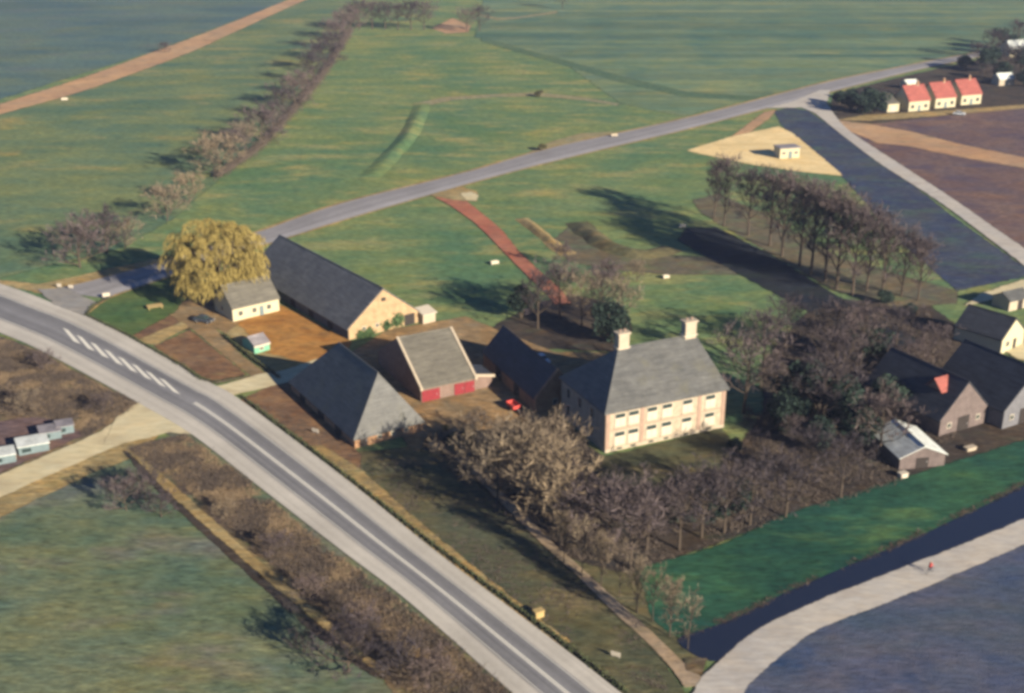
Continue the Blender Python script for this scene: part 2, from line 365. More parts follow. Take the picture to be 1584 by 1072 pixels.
# farm surroundings
field('farm_lawn', [(120,486),(200,444),(275,420),(330,430),(330,470),(250,500),(200,522)], 'olive', z1, .5)
field('garden_bed', [(200,522),(268,486),(292,508),(236,532)], 'garden', z1+.03, .3)
field('garden_plot', [(238,536),(294,510),(388,585),(330,592),(290,570)], 'garden', z1+.03, .3)
field('garden_path', [(262,487),(300,480),(330,505),(368,545),(420,585),(402,592),(350,552),(300,512)], 'yard', z1+.06, .3)
field('bed_path', [(208,528),(282,498),(292,506),(240,534)], 'tan', z1+.06, .25)
field('cottage_yard', [(268,486),(285,466),(330,455),(380,490),(365,525),(320,500)], 'yard', z1+.03, .4)
field('ochre_yard', [(368,500),(430,470),(545,530),(520,560),(470,560),(410,545)], 'ochre', z1+.05, .5)
field('shed_verge', [(350,515),(372,500),(480,560),(440,582),(410,575)], 'tan', z1+.045, .4)
field('farmyard', [(520,560),(600,510),(720,490),(780,515),(860,545),(940,545),(860,640),(800,660),(700,670),(640,700),(560,600)], 'yard', z1+.04, .6)
field('barn_verge', [(372,620),(440,590),(460,600),(550,700),(650,690),(705,712),(780,785),(860,858),(950,946),(1015,1010),(1066,1080),(965,1090),(560,750),(470,690)], 'lawn', z1+.02, .5)
field('barn_apron', [(372,618),(440,588),(560,705),(555,735),(470,686)], 'garden', z1+.035, .5)
field('track_side_grass', [(850,850),(900,872),(950,884),(1005,890),(1020,960),(1062,992),(1094,1028),(1070,1062),(1000,1000),(930,928)], 'lawn', z1+.055, .6)
field('roadside_tan', [(500,690),(560,728),(640,800),(760,900),(880,992),(872,1008),(780,945),(655,848),(540,748),(480,690)], 'tan', z1+.05, .5)
field('house_lawn', [(925,710),(1115,662),(1140,690),(1110,730),(960,770),(880,740)], 'lawn', z1+.05, .5)
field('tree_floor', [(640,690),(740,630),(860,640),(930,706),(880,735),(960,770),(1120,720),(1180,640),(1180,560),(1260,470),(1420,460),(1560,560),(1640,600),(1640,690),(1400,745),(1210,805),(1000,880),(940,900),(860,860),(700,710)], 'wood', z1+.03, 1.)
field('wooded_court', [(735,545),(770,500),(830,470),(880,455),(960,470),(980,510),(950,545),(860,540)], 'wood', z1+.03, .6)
field('pit_hollow', [(855,372),(880,352),(930,362),(960,385),(1040,395),(1130,400),(1140,425),(1040,425),(950,418),(880,405)], 'pit', z1+.03, 1.)
field('pit_bank', [(812,345),(822,346),(860,382),(872,398),(850,385)], 'tan', z1+.05, .3)
field('row_floor', [(1070,310),(1110,300),(1180,330),(1300,400),(1480,450),(1480,470),(1380,475),(1290,450),(1180,385),(1085,330)], 'pit', z1+.03, 1.)
field('ditch_shade', [(1062,352),(1108,352),(1190,393),(1240,424),(1290,456),(1360,486),(1420,528),(1392,546),(1300,510),(1224,468),(1150,428),(1090,396),(1050,372)], 'row_shade', z1+.06, 1.)  # near-black ground colour stands in for shade along the tall row
# upper right
field('dark_field_strip', [(1197,172),(1222,166),(1250,172),(1300,205),(1380,262),(1480,340),(1600,425),(1480,450),(1400,380),(1300,270),(1210,195)], 'darkstrip', z1+.03, .8)
field('sand_triangle', [(1062,233),(1130,212),(1204,196),(1225,206),(1262,236),(1304,272),(1240,266),(1165,255),(1110,244)], 'sand', z1+.06, .5)
field('sand_path', [(1128,214),(1182,174),(1200,170),(1192,182),(1150,212)], 'track', z1+.05, .4)
field('violet_field', [(1311,203),(1360,205),(1420,220),(1480,238),(1640,262),(1640,440),(1560,380),(1490,325),(1395,256)], 'violet', z1+.03, .8)
field('sandy_verge', [(1288,186),(1345,192),(1410,204),(1484,223),(1640,256),(1640,270),(1525,250),(1460,238),(1405,226),(1360,222),(1316,204)], 'track', z1+.06, .8)
field('upper_violet_field', [(1345,192),(1420,184),(1640,160),(1640,256),(1484,223),(1410,204)], 'violet', z1+.04, .8)
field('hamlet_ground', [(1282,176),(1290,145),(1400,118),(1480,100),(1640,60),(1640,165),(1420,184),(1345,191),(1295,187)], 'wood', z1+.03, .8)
field('hamlet_lane', [(1296,186),(1340,178),(1420,174),(1480,170),(1640,158),(1640,163),(1480,177),(1420,182),(1345,187)], 'tan', z1+.06, .4)
# lower right
field('lush_strip', [(985,880),(1110,846),(1212,798),(1396,740),(1640,664),(1640,748),(1420,845),(1280,905),(1180,958),(1090,1002),(1060,995),(1010,960)], 'lush', z1+.06, .7)
field_hard('ditch_water', [(1036,990),(1090,974),(1142,953),(1200,924),(1258,897),(1330,867),(1400,838),(1490,797),(1584,750),(1700,698),(1700,760),(1584,808),(1500,844),(1392,886),(1264,936),(1160,986),(1100,1032),(1075,1012)], 'water', z1+.09, .4)
field('corner_field', [(1140,1060),(1206,1000),(1264,960),(1388,912),(1584,830),(1700,785),(1700,1250),(1110,1250)], 'bluefield', z1+.03, .5)
# lower left
field('scrub_verge', [(-120,490),(0,520),(54,540),(151,592),(216,626),(134,680),(0,738),(-120,785)], 'scrubsoil', z1, .5)
field('allotment', [(-120,640),(0,652),(90,640),(132,672),(0,732),(-120,780)], 'violet', z1+.03, .5)
field('foreground_pasture', [(-150,845),(0,782),(130,725),(200,700),(260,760),(400,890),(590,1050),(700,1160),(-150,1250)], 'lowfield', z1, .6)
field('lane_verge', [(-120,800),(0,752),(185,680),(250,668),(215,705),(135,735),(0,800),(-120,850)], 'tan', z1+.03, .6)
field('scrub_belt', [(192,694),(286,670),(330,700),(403,758),(528,860),(629,932),(800,1080),(900,1180),(700,1180),(590,1050),(400,890),(250,755)], 'scrubsoil', z1+.02, .5)
field('roadside_grass', [(240,660),(310,672),(410,750),(535,850),(636,924),(800,1072),(760,1072),(600,935),(500,858),(390,770),(310,705)], 'lowfield', z1+.04, .5)
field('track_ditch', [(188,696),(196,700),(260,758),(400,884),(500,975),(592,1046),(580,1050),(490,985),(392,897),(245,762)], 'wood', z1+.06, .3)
field('foot_track', [(196,694),(206,694),(262,745),(400,868),(520,972),(600,1044),(592,1048),(505,975),(392,880),(252,755)], 'tan', z1+.09, .25)

def berm(name, px, wdt, hh, mat):
    """low grassed bank following a line"""
    P = catmull(polyline(px, 0), 6); V = []; Fc = []; prof_ = ((-1, 0), (-.55, .55), (-.15, 1), (.2, 1), (.6, .5), (1, 0)); n = len(P)
    for i, p in enumerate(P):
        d = (P[min(i+1, n-1)]-P[max(i-1, 0)]).normalized(); q = Vector((-d.y, d.x, 0)); k = math.sin(math.pi*(i+.02)/(n-.96))**.6
        for a, b in prof_:
            j = 1+.3*mnoise.noise((p.x*.2+a, p.y*.2, 4)); V.append((p.x+q.x*a*wdt*j, p.y+q.y*a*wdt*j, .02+b*hh*k*j))
    for i in range(n-1):
        for k in range(5):
            a = i*6+k; f = (a, a+1, a+7, a+6)
            nz = (Vector(V[f[1]])-Vector(V[f[0]])).cross(Vector(V[f[2]])-Vector(V[f[0]])).z
            Fc.append(f if nz > 0 else f[::-1])
    o = mesh(name, V, Fc, M[mat], smooth=True); o.data.attributes.new('edge', 'FLOAT', 'POINT').data.foreach_set('value', [1.]*len(V)); tag(o, kind='structure'); return o
def polyline(px, z): return [G(x, y, z) for x, y in px]
def catmull(P, k=8):
    out = []
    for i in range(len(P)-1):
        a, b, c, d = P[max(i-1, 0)], P[i], P[i+1], P[min(i+2, len(P)-1)]
        for j in range(k):
            t = j/k; out.append(.5*((2*b)+(c-a)*t+(2*a-5*b+4*c-d)*t*t+(3*b-a-3*c+d)*t**3))
    out.append(P[-1]); return out
berm('earth_bank', [(890,344),(904,356),(922,370),(945,384),(975,393),(1010,393),(1040,384)], 3.2, 1.5, 'lawn')
berm('earth_bank', [(806,338),(822,350),(842,366),(862,382),(884,394)], 1.8, .9, 'tan')
berm('earth_bank', [(652,160),(648,176),(638,198),(622,222),(600,246),(566,280)], 3.4, .9, 'ground')

# ------------------------------------------------------------------ roads
def polyline(px, z): return [G(x, y, z) for x, y in px]
def catmull(P, k=8):
    out = []
    for i in range(len(P)-1):
        a, b, c, d = P[max(i-1, 0)], P[i], P[i+1], P[min(i+2, len(P)-1)]
        for j in range(k):
            t = j/k; out.append(.5*((2*b)+(c-a)*t+(2*a-5*b+4*c-d)*t*t+(3*b-a-3*c+d)*t**3))
    out.append(P[-1]); return out
def nearest(P, q):
    best = None
    for a, b in zip(P[:-1], P[1:]):
        ab = b-a; t = max(0, min(1, (q-a).dot(ab)/ab.length_squared)); r = a+ab*t
        d = (r-q).length
        if best is None or d < best[0]: best = (d, r)
    return best[1]
def ribbon(name, E1, E2, f0, f1, z, mat, parent=None, kind=None):
    """strip between two edge lines: fractions f0..f1 across from E1 to E2"""
    V = []; Fc = []; uv = []; L = 0; prev = None; ed = []
    for q in E1:
        r = nearest(E2, q); a = q.lerp(r, f0); b = q.lerp(r, f1); a.z = b.z = z
        if prev is not None: L += (a-prev).length
        prev = a
        for k, e in ((0, .35), (.14, 1), (.86, 1), (1, .35)): V.append(a.lerp(b, k)); uv.append((L, k)); ed.append(e)
    for i in range(len(E1)-1):
        for k in range(3):
            q = (4*i+k, 4*i+k+1, 4*i+k+5, 4*i+k+4)
            n = (V[q[1]]-V[q[0]]).cross(V[q[2]]-V[q[0]]).z
            Fc.append(q if n > 0 else q[::-1])
    o = mesh(name, V, Fc, M[mat], parent); l = o.data.uv_layers.new(name='UVMap')
    for p in o.data.polygons:
        for li, vi in zip(p.loop_indices, p.vertices): l.data[li].uv = uv[vi]
    at = o.data.attributes.new('edge', 'FLOAT', 'POINT'); at.data.foreach_set('value', ed)
    if kind: o['kind'] = kind
    return o
zr = .22
RR = catmull(polyline([(-160,397),(0,440),(84,471),(129,488),(196,521),(280,568),(330,596),(369,618),(528,737),(662,845),(790,943),(897,1024),(958,1072),(1130,1206)], 0))
LL = catmull(polyline([(-160,452),(0,516),(56,540),(151,590),(218,627),(296,673),(403,756),(528,853),(629,930),(790,1072),(960,1220)], 0))
road = ribbon('main_road', RR, LL, .25, .75, zr+.02, 'asphalt', kind='structure')
ribbon('cycle_path', RR, LL, 0, .255, zr, 'cycle', road)
ribbon('cycle_path', RR, LL, .745, 1, zr, 'cycle', road)
i0 = min(range(len(RR)), key=lambda i: (RR[i]-G(352, 607)).length)
ribbon('centre_line', RR[i0:], LL, .478, .496, zr+.035, 'paint', road)
ribbon('centre_line', RR[i0:], LL, .508, .524, zr+.035, 'paint', road)
ribbon('edge_line', RR, LL, .268, .277, zr+.035, 'paint', road)
ribbon('edge_line', RR, LL, .723, .732, zr+.035, 'paint', road)
for i in range(8):
    tx, ty, bx_, by_ = 97+21.3*i, 508.5+11.1*i, 114+22.1*i, 529.5+11.2*i
    q = [G(tx, ty), G(tx+9, ty+4.0), G(bx_+11, by_+4.5), G(bx_, by_)]
    V = [(p.x, p.y, zr+.037) for p in q]
    n = (Vector(V[1])-Vector(V[0])).cross(Vector(V[2])-Vector(V[0])).z
    mesh('hatch_stripe', V, [(0,1,2,3) if n > 0 else (3,2,1,0)], M['paint'], road)
UU = catmull(polyline([(40,447),(90,447),(182,425),(269,401),(400,360),(528,316),(719,268),(864,227),(1056,185),(1274,129),(1380,107),(1466,90),(1560,74),(1640,62)], 0))
UL = catmull(polyline([(100,500),(131,487),(168,461),(224,441),(300,415),(420,376),(528,342),(640,309),(797,265),(930,232),(1056,202),(1190,167),(1291,141),(1400,113),(1472,97),(1560,80),(1640,68)], 0))
upper = ribbon('upper_road', UU, UL, 0, 1, zr-.02, 'asphalt2', kind='structure')
UV2 = [p+Vector((-.45, .9, 0)).normalized()*1.6 for p in UU]
v = ribbon('road_verge', UV2, UU, 0, 1, zr-.05, 'tan', kind='structure')
UV3 = [p-Vector((-.45, .9, 0)).normalized()*1.0 for p in UL]
ribbon('road_verge', UL, UV3, 0, 1, zr-.05, 'tan', kind='structure')
field('junction_verge', [(-40,425),(0,434),(60,440),(120,428),(190,412),(262,396),(268,402),(182,425),(95,447),(70,456),(0,440)], 'tan', zr-.14, .4)
field('junction_mouth', [(60,450),(100,446),(150,470),(128,489),(84,472)], 'mouth', zr-.01, .2)
RL = catmull(polyline([(1225,158),(1257,174),(1300,208),(1358,252),(1420,292),(1476,330),(1584,412),(1680,485)], 0))
RRt = catmull(polyline([(1270,142),(1280,160),(1311,200),(1392,254),(1470,305),(1543,356),(1584,384),(1690,458)], 0))
ribbon('right_road', RL, RRt, 0, 1, zr-.035, 'roadlight', kind='structure')
field('fork_mouth', [(1186,168),(1225,158),(1268,140),(1285,140),(1278,160),(1262,176),(1240,167)], 'roadlight', zr-.03, .3)
SU = catmull(polyline([(-160,805),(0,735),(134,678),(190,645),(222,620)], 0)); SLr = catmull(polyline([(-160,842),(0,772),(100,727),(185,691),(230,680),(300,672)], 0))
ribbon('side_lane', SU, SLr, 0, 1, zr-.04, 'gravel', kind='structure')
field('lane_mouth', [(180,648),(216,622),(235,636),(298,674),(262,670),(200,686),(160,690)], 'gravel', zr-.035, .15)
BU = catmull(polyline([(1052,1110),(1080,1055),(1110,1025),(1167,977),(1264,930),(1392,880),(1500,838),(1584,803),(1700,755)], 0))
BL = catmull(polyline([(1140,1130),(1153,1072),(1170,1052),(1217,1011),(1271,974),(1392,927),(1500,882),(1584,845),(1700,795)], 0))
ribbon('lower_road', BU, BL, 0, 1, zr-.035, 'roadlight', kind='structure')
DU = catmull(polyline([(668,682),(720,708),(790,775),(850,835),(900,880),(960,935),(1010,980),(1060,1028),(1100,1060)], 0))
DL = catmull(polyline([(660,690),(705,712),(775,780),(835,840),(890,890),(945,945),(1000,995),(1045,1045),(1070,1090)], 0))
ribbon('dirt_track', DU, DL, 0, 1, zr-.05, 'dirt', kind='structure')
field('track_shoulder', [(1058,1020),(1095,1020),(1085,1045),(1062,1040)], 'scrubsoil', zr-.055, .3)
TU = catmull(polyline([(-160,212),(0,161),(134,118),(235,81),(330,46),(430,6),(520,-32)], 0)); TL = catmull(polyline([(-160,230),(0,178),(134,140),(289,84),(360,52),(447,12),(535,-26)], 0))
ribbon('tan_track', TU, TL, 0, 1, zr-.05, 'track', kind='structure')
KU = catmull(polyline([(716,296),(724,312),(748,332),(776,356),(806,392),(840,424),(866,446),(884,470)], 0)); KL = catmull(polyline([(655,303),(680,310),(712,330),(743,354),(784,396),(818,430),(846,456),(858,474)], 0))
ribbon('brick_drive', KU, KL, 0, 1, zr-.05, 'redbrick_path', kind='structure')
field('drive_mouth', [(664,303),(716,290),(738,298),(736,312),(716,312),(690,308)], 'tan', zr-.045, .3)
field('pale_stone_patch', [(712,300),(728,298),(740,303),(736,311),(722,311)], 'gravel', zr-.03, .2)
FU = catmull(polyline([(325,598),(345,596),(400,580),(440,573),(500,552)], 0)); FL = catmull(polyline([(352,616),(372,610),(410,602),(455,590),(520,570)], 0))
ribbon('farm_drive', FU, FL, 0, 1, zr-.04, 'gravel', kind='structure')
field('paved_yard', [(1492,474),(1516,456),(1600,428),(1640,418),(1640,440),(1592,446),(1530,466)], 'gravel', zr-.05, .3)
field('paved_path', [(1500,505),(1516,506),(1545,524),(1590,520),(1590,560),(1574,556),(1540,536)], 'gravel', zr-.05, .3)

# ------------------------------------------------------------------ buildings
def shell(parent, L, W, he, hr, a1, a2, wall, name='wall'):
    """four walls, with gables where the roof has no hip"""
    V = [(0,0,0),(L,0,0),(L,W,0),(0,W,0),(0,0,he),(L,0,he),(L,W,he),(0,W,he)]
    Fc = [(0,1,5,4),(2,3,7,6)]
    if a1 <= .01: V.append((0,W/2,hr)); Fc.append((3,0,4,len(V)-1,7))
    else: Fc.append((3,0,4,7))
    if a2 <= .01: V.append((L,W/2,hr)); Fc.append((1,2,6,len(V)-1,5))
    else: Fc.append((1,2,6,5))
    return mesh(name, V, Fc, M[wall], parent)
def roof(parent, L, W, he, hr, a1, a2, mat, o=.35, og=.25, th=.22, name='roof'):
    s = (hr-he)/(W/2); z0 = he-o*s
    u0 = -o if a1 > .01 else -og; u1 = L+o if a2 > .01 else L+og
    r0 = a1 if a1 > .01 else -og; r1 = L-a2 if a2 > .01 else L+og
    T = [(u0,-o,z0),(u1,-o,z0),(u1,W+o,z0),(u0,W+o,z0),(r0,W/2,hr),(r1,W/2,hr)]
    V = [(x, y, z+th+.02) for x, y, z in T]+[(x, y, z+.02) for x, y, z in T]
    q = [(0,1,5,4),(2,3,4,5)]
    if a1 > .01: q.append((3,0,4))
    if a2 > .01: q.append((1,2,5))
    Fc = list(q)+[tuple(i+6 for i in f[::-1]) for f in q]
    e = [(0,1),(2,3)]
    e += [(3,0)] if a1 > .01 else [(4,0),(3,4)]
    e += [(1,2)] if a2 > .01 else [(1,5),(5,2)]
    Fc += [(b, a, a+6, b+6) for a, b in e]
    ro = mesh(name, V, Fc, M[mat], parent)
    rc = MB().tube([(r0, W/2, hr+th+.03), (r1, W/2, hr+th+.03)], .14, 6).build('ridge_cap', M[mat], ro)
    return ro
def on_wall(parent, name, mat, side, L, W, u, z, w_, h_, d=.12, out=.05):
    """a flat box set on a wall: u runs along the wall from its left end seen from outside"""
    if side == 'front': c = (u+w_/2, -out+d/2-.02, z+h_/2); dd = (w_, d, h_)
    elif side == 'right': c = (L+out-d/2+.02, u+w_/2, z+h_/2); dd = (d, w_, h_)
    elif side == 'left': c = (-out+d/2-.02, W-u-w_/2, z+h_/2); dd = (d, w_, h_)
    else: c = (L-u-w_/2, W+out-d/2+.02, z+h_/2); dd = (w_, d, h_)
    return MB().box(c, dd).build(name, M[mat], parent)
def window(parent, side, L, W, u, z, w_=1.1, h_=1.5, frame='white', shutter=None):
    f = on_wall(parent, 'window', frame, side, L, W, u, z, w_, h_, .14, .07)
    m_ = .12
    if shutter:
        on_wall(f, 'pane', 'glass', side, L, W, u+m_, z+h_*.66, w_-2*m_, h_*.34-m_, .1, .09)
        hw = (w_-2*m_)/2
        for k in (0, 1): on_wall(f, 'shutter', shutter, side, L, W, u+m_+k*hw+.015, z+m_, hw-.03, h_*.62-m_, .1, .12)
    else:
        hw = (w_-2*m_)/2
        for k in (0, 1): on_wall(f, 'pane', 'glass', side, L, W, u+m_+k*(hw+.02), z+m_, hw-.04, h_-2*m_, .1, .09)
    return f
def door(parent, side, L, W, u, w_, h_, mat, z=0, name='door'):
    d = on_wall(parent, name, mat, side, L, W, u, z+.03, w_, h_, .14, .08)
    on_wall(d, 'handle', 'metal', side, L, W, u+w_*.82, z+1.0, .12, .2, .1, .14)
    return d
def chimney(parent, x, y, z0, z1, w_, d_, mat='stone'):
    c = MB().box((x, y, (z0+z1)/2), (w_, d_, z1-z0)).build('chimney', M[mat], parent)
    MB().box((x, y, z1+.12), (w_*1.22, d_*1.22, .3)).build('cap', M[mat], c)
    for k in (-1, 1): MB().tube([(x+k*w_*.22, y, z1+.27), (x+k*w_*.22, y, z1+.7)], .16, 8).build('chimney_pot', M['pilaster'], c)
    MB().box((x, y, z0+(z1-z0)*.38), (w_*1.3, d_*1.15, .12)).build('flashing', M['white'], c)
    return c
def bld(name, x, y, ph, label, cat, group=None):
    return tag(empty(name, (x, y, 0), R(ph)), label, cat, group)

# the farmhouse
L, W, he, hr, a1, a2 = 22.59, 15.38, 7.17, 13.88, 6.29, 1.57
hs = bld('farmhouse', 14.8, 176.3, 24.8, 'large buff farmhouse with grey hipped roof, two chimneys and rows of white shuttered windows', 'house')
shell(hs, L, W, he, hr, a1, a2, 'facade'); roof(hs, L, W, he, hr, a1, a2, 'slate', .4)
chimney(hs, a1+.9, W/2+.4, hr-1.2, hr+2.6, 1.9, 1.4); chimney(hs, L-a2-1.2, W/2+.2, hr-1., hr+2.7, 2.1, 1.4)
on_wall(hs, 'plinth', 'stone', 'front', L, W, .02, .01, L-.04, .55, .2, .1)
on_wall(hs, 'cornice', 'stone', 'front', L, W, .02, he-.42, L-.04, .34, .2, .12)
on_wall(hs, 'string_course', 'pilaster', 'front', L, W, .6, 3.62, L-1.2, .16, .1, .05)
for u in (.05, 6.35, 17.15, L-.75): on_wall(hs, 'pilaster', 'pilaster', 'front', L, W, u, .57, .68, he-1.02, .12, .06)
for fu, n in ((.115, 1), (.225, 1), (.375, 1), (.50, 1), (.67, 1), (.865, 1)):
    for z in (4.15, .95):
        window(hs, 'front', L, W, fu*L-1.0, z, 2.0, 2.4, 'white', 'white')
        on_wall(hs, 'sill', 'stone', 'front', L, W, fu*L-1.1, z-.16, 2.2, .14, .3, .2)
    on_wall(hs, 'cellar_window', 'glass', 'front', L, W, fu*L-.45, .2, .9, .32, .1, .12)
for u in (2.2, 6.2, 10.4):
    for z in (4.3, 1.2): window(hs, 'left', L, W, u, z, 1.2, 1.9, 'white')

# the long barn behind, pale gable to the right
L, W, he, hr = 44.43, 16.22, 2.43, 8.84
b1 = bld('long_barn', -58.5, 260.4, -53.3, 'very long dark roofed barn with a pale brick gable, farthest of the farm buildings', 'barn')
shell(b1, L, W, he, hr, 0, 0, 'gable'); roof(b1, L, W, he, hr, 0, 0, 'barn_roof', .5, .15)
on_wall(b1, 'boarded_wall', 'timber', 'front', L, W, .2, .02, L-.4, he-.5, .1, .05)
for u in (12, 20, 28, 36): on_wall(b1, 'door', 'dark', 'front', L, W, u, .04, 2.2, 1.75, .12, .1)
on_wall(b1, 'door', 'dark', 'right', L, W, 12.8, .05, 2.4, 2.3, .12, .08)
on_wall(b1, 'hatch', 'dark', 'right', L, W, W/2-.5, 6.4, 1.0, .7, .12, .08)
for u in (3., 6.): window(b1, 'right', L, W, u, 1.2, .9, .9)
lt = MB().prof([(L-1.2, 0), (L+1.6, 0), (L+1.6, 1.9), (L-1.2, 2.5)], W+.02, W+3.0).build('lean_to', M['stone'], b1)
MB().prof([(L-1.5, 2.55), (L+1.9, 1.95), (L+1.9, 2.1), (L-1.5, 2.75)], W-.1, W+3.3).build('lean_to_roof', M['white'], lt)
# the near black barn with a hipped end
L, W, he, hr, a1, a2 = 26.58, 12.26, 2.05, 10.5, 8.0, 1.6
b2 = bld('hipped_barn', -39.2, 200.4, -58.3, 'steep roofed barn nearest the main road, dark slope with a grey hipped end', 'barn')
a2 = 3.2
shell(b2, L, W, he, hr, a1, a2, 'brick'); roof(b2, L, W, he, hr, a1, a2, 'slate', .35)
door(b2, 'right', L, W, .9, 1.3, 1.7, 'dark')
for u in (4., 6.4, 8.8): window(b2, 'right', L, W, u, .7, .8, .75)
for u in (4, 12, 19): on_wall(b2, 'door', 'dark', 'front', L, W, u, .04, 2.4, 1.6, .12, .08)
# the barn with red doors
L, W, he, hr = 10.43, 19.59, 2.68, 8.47
b3 = bld('red_door_barn', -15.8, 195.5, 27.9, 'grey roofed barn with pale roof edges and bright red doors facing the yard', 'barn')
shell(b3, L, W, he, hr, 0, 0, 'brick_dark'); r3 = roof(b3, L, W, he, hr, 0, 0, 'cottage_roof', .3, .05)  # dark brick puts the left gable's shade into the wall colour
sl_ = (hr-he)/(W/2)
for x in (-.25, L-.15):
    mesh('verge', [(x,-.5,he-.5*sl_),(x+.45,-.5,he-.5*sl_),(x+.45,W/2,hr),(x,W/2,hr),(x,-.5,he-.5*sl_+.46),(x+.45,-.5,he-.5*sl_+.46),(x+.45,W/2,hr+.46),(x,W/2,hr+.46)],
         [(4,5,6,7),(0,3,2,1),(0,1,5,4),(1,2,6,5),(2,3,7,6),(3,0,4,7)], M['stone'], b3)
door(b3, 'front', L, W, .15, 3.4, 2.1, 'red'); door(b3, 'front', L, W, 6.4, 1.9, 2.1, 'red'); door(b3, 'front', L, W, 8.4, 1.9, 2.1, 'red')
lt = MB().prof([(L+.02, 0), (L+3.6, 0), (L+3.6, 2.0), (L+.02, 2.7)], .4, 5.4).build('lean_to', M['brick_dark'], b3)
MB().prof([(L+.25, 2.78), (L+4.0, 2.02), (L+4.0, 2.2), (L+.25, 2.96)], .3, 5.7).build('lean_to_roof', M['slate_dark'], lt)
MB().prof([(L+.25, 2.72), (L+4.0, 1.96), (L+4.0, 2.42), (L+.25, 3.18)], -.05, .3).build('verge', M['stone'], lt)
# the small stable beside the house
L, W, he, hr = 23.16, 7.91, 2.8, 7.06
b4 = bld('stable', -5.3, 212.2, -66.2, 'narrow dark roofed stable with a pink gable parapet beside the farmhouse', 'barn')
shell(b4, L, W, he, hr, 0, 0, 'brick'); roof(b4, L, W, he, hr, 0, 0, 'slate_dark', .3, 0)
sl_ = (hr-he)/(W/2)
pv = []
for x in (L+.02, L+.5):
    pv += [(x,-.3,he-.3*sl_-.2),(x,W/2,hr+.0),(x,W+.3,he-.3*sl_-.2),(x,W+.3,he-.3*sl_+.6),(x,W/2,hr+.75),(x,-.3,he-.3*sl_+.6)]
mesh('parapet', pv, [(0,1,4,5),(1,2,3,4),(11,10,7,6),(10,9,8,7),(5,4,10,11),(4,3,9,10),(0,5,11,6),(2,8,9,3),(1,0,6,7),(2,1,7,8)], M['brick'], b4)
door(b4, 'front', L, W, 14, 2.2, 2.1, 'dark'); door(b4, 'front', L, W, 6, 2.2, 2.1, 'dark')
window(b4, 'right', L, W, 3.2, 1., 1., 1.2)
# the white cottage under the willow
p = G(361, 498)
L, W, he, hr = 10.5, 8.5, 2.9, 6.4
c1 = bld('white_cottage', p.x, p.y, 38, 'small white walled cottage with a brown roof tucked under the yellow willow', 'house')
shell(c1, L, W, he, hr, 0, 0, 'cream'); roof(c1, L, W, he, hr, 0, 0, 'cottage_roof', .3, .2)
for u in (1.2, 4.3, 7.6): window(c1, 'front', L, W, u, .9, 1.1, 1.2)
on_wall(c1, 'door', 'teal', 'front', L, W, 6., .04, .9, 2., .12, .08)
window(c1, 'left', L, W, 3.2, 1., 1., 1.1)
# garden shed
p = G(394, 548); L, W, he, hr = 3.3, 4.6, 1.7, 2.7
s1 = bld('garden_shed', p.x, p.y, 40, 'little grey roofed shed with green painted wall near the main road', 'shed')
s1.rotation_euler.z = R(-50+90)
shell(s1, L, W, he, hr, 0, 0, 'greenpaint'); roof(s1, L, W, he, hr, 0, 0, 'shed_roof', .15, .1, .12)
on_wall(s1, 'fascia', 'white', 'front', L, W, -.1, he-.35, L+.2, .3, .1, .25)
door(s1, 'right', L, W, 1.4, 1., 1.5, 'white'); window(s1, 'front', L, W, 1.1, .5, .9, .7)
# pump house on the sand
p = G(1206, 246); pr = G(1237, 248); ph = math.degrees(math.atan2(pr.y-p.y, pr.x-p.x)); L, W, he = 6.6, 4.4, 3.2
pu = bld('pump_house', p.x, p.y, 14, 'small flat roofed cream pump house standing on the pale sand triangle', 'building')
MB().box((L/2, W/2, he/2), (L, W, he)).build('wall', M['cream'], pu)
MB().box((L/2, W/2, he+.13), (L+.6, W+.6, .24)).build('roof', M['shed_roof'], pu)
door(pu, 'front', L, W, 2.9, 1.1, 2.2, 'teal'); window(pu, 'front', L, W, .7, 1.3, 1.2, .9); window(pu, 'front', L, W, 4.8, 1.3, 1.2, .9)

# the three red roofed houses
ordn = ['first', 'second', 'third', 'fourth', 'fifth', 'sixth', 'seventh', 'eighth', 'ninth', 'tenth', 'eleventh', 'twelfth', 'thirteenth', 'fourteenth', 'fifteenth', 'sixteenth']
for i, (px, py, nm) in enumerate(((1405,173,'left'),(1446,168,'middle'),(1486,163,'right'))):
    p = G(px, py); L, W, he, hr = 9.0, 9.5, 3.9, 8.4
    h = bld('red_roofed_house', p.x, p.y, 20, f'{"leftmost middle rightmost".split()[i]} of the three white houses with red tiled roofs', 'house', 'red roofed houses in a row')
    shell(h, L, W, he, hr, 0, 0, 'cream'); rf = roof(h, L, W, he, hr, 0, 0, 'red_roof', .3, .2)
    chimney(rf, L*.7, W/2, hr-.6, hr+1.1, .7, .7, 'brick')
    for u in (.9, 6.6): window(h, 'front', L, W, u, 1.0, 1.5, 1.5)
    door(h, 'front', L, W, 4., 1.1, 2.2, 'teal')
    window(h, 'left', L, W, 4., 1.1, 1.1, 1.3)
p = G(1372, 174); L, W, he, hr = 5., 13., 3., 5.2
h = bld('white_shed', p.x, p.y, 20, 'pale long outhouse left of the red roofed houses', 'shed')
shell(h, L, W, he, hr, 0, 0, 'cream'); roof(h, L, W, he, hr, 0, 0, 'cottage_roof', .2, .1)
door(h, 'front', L, W, 1.2, 2.4, 2.2, 'white')
p = G(1402, 139); L, W, he, hr = 5.5, 4., 2.4, 3.4
h = bld('white_shed', p.x, p.y, 20, 'tiny white shed behind the leftmost red roofed house', 'shed')
shell(h, L, W, he, hr, 0, 0, 'cream'); roof(h, L, W, he, hr, 0, 0, 'pale_roof', .2, .1, .12)
door(h, 'front', L, W, 2.2, 1., 1.9, 'teal')
p = G(1562, 88); L, W, he, hr = 10., 7., 3.6, 6.6
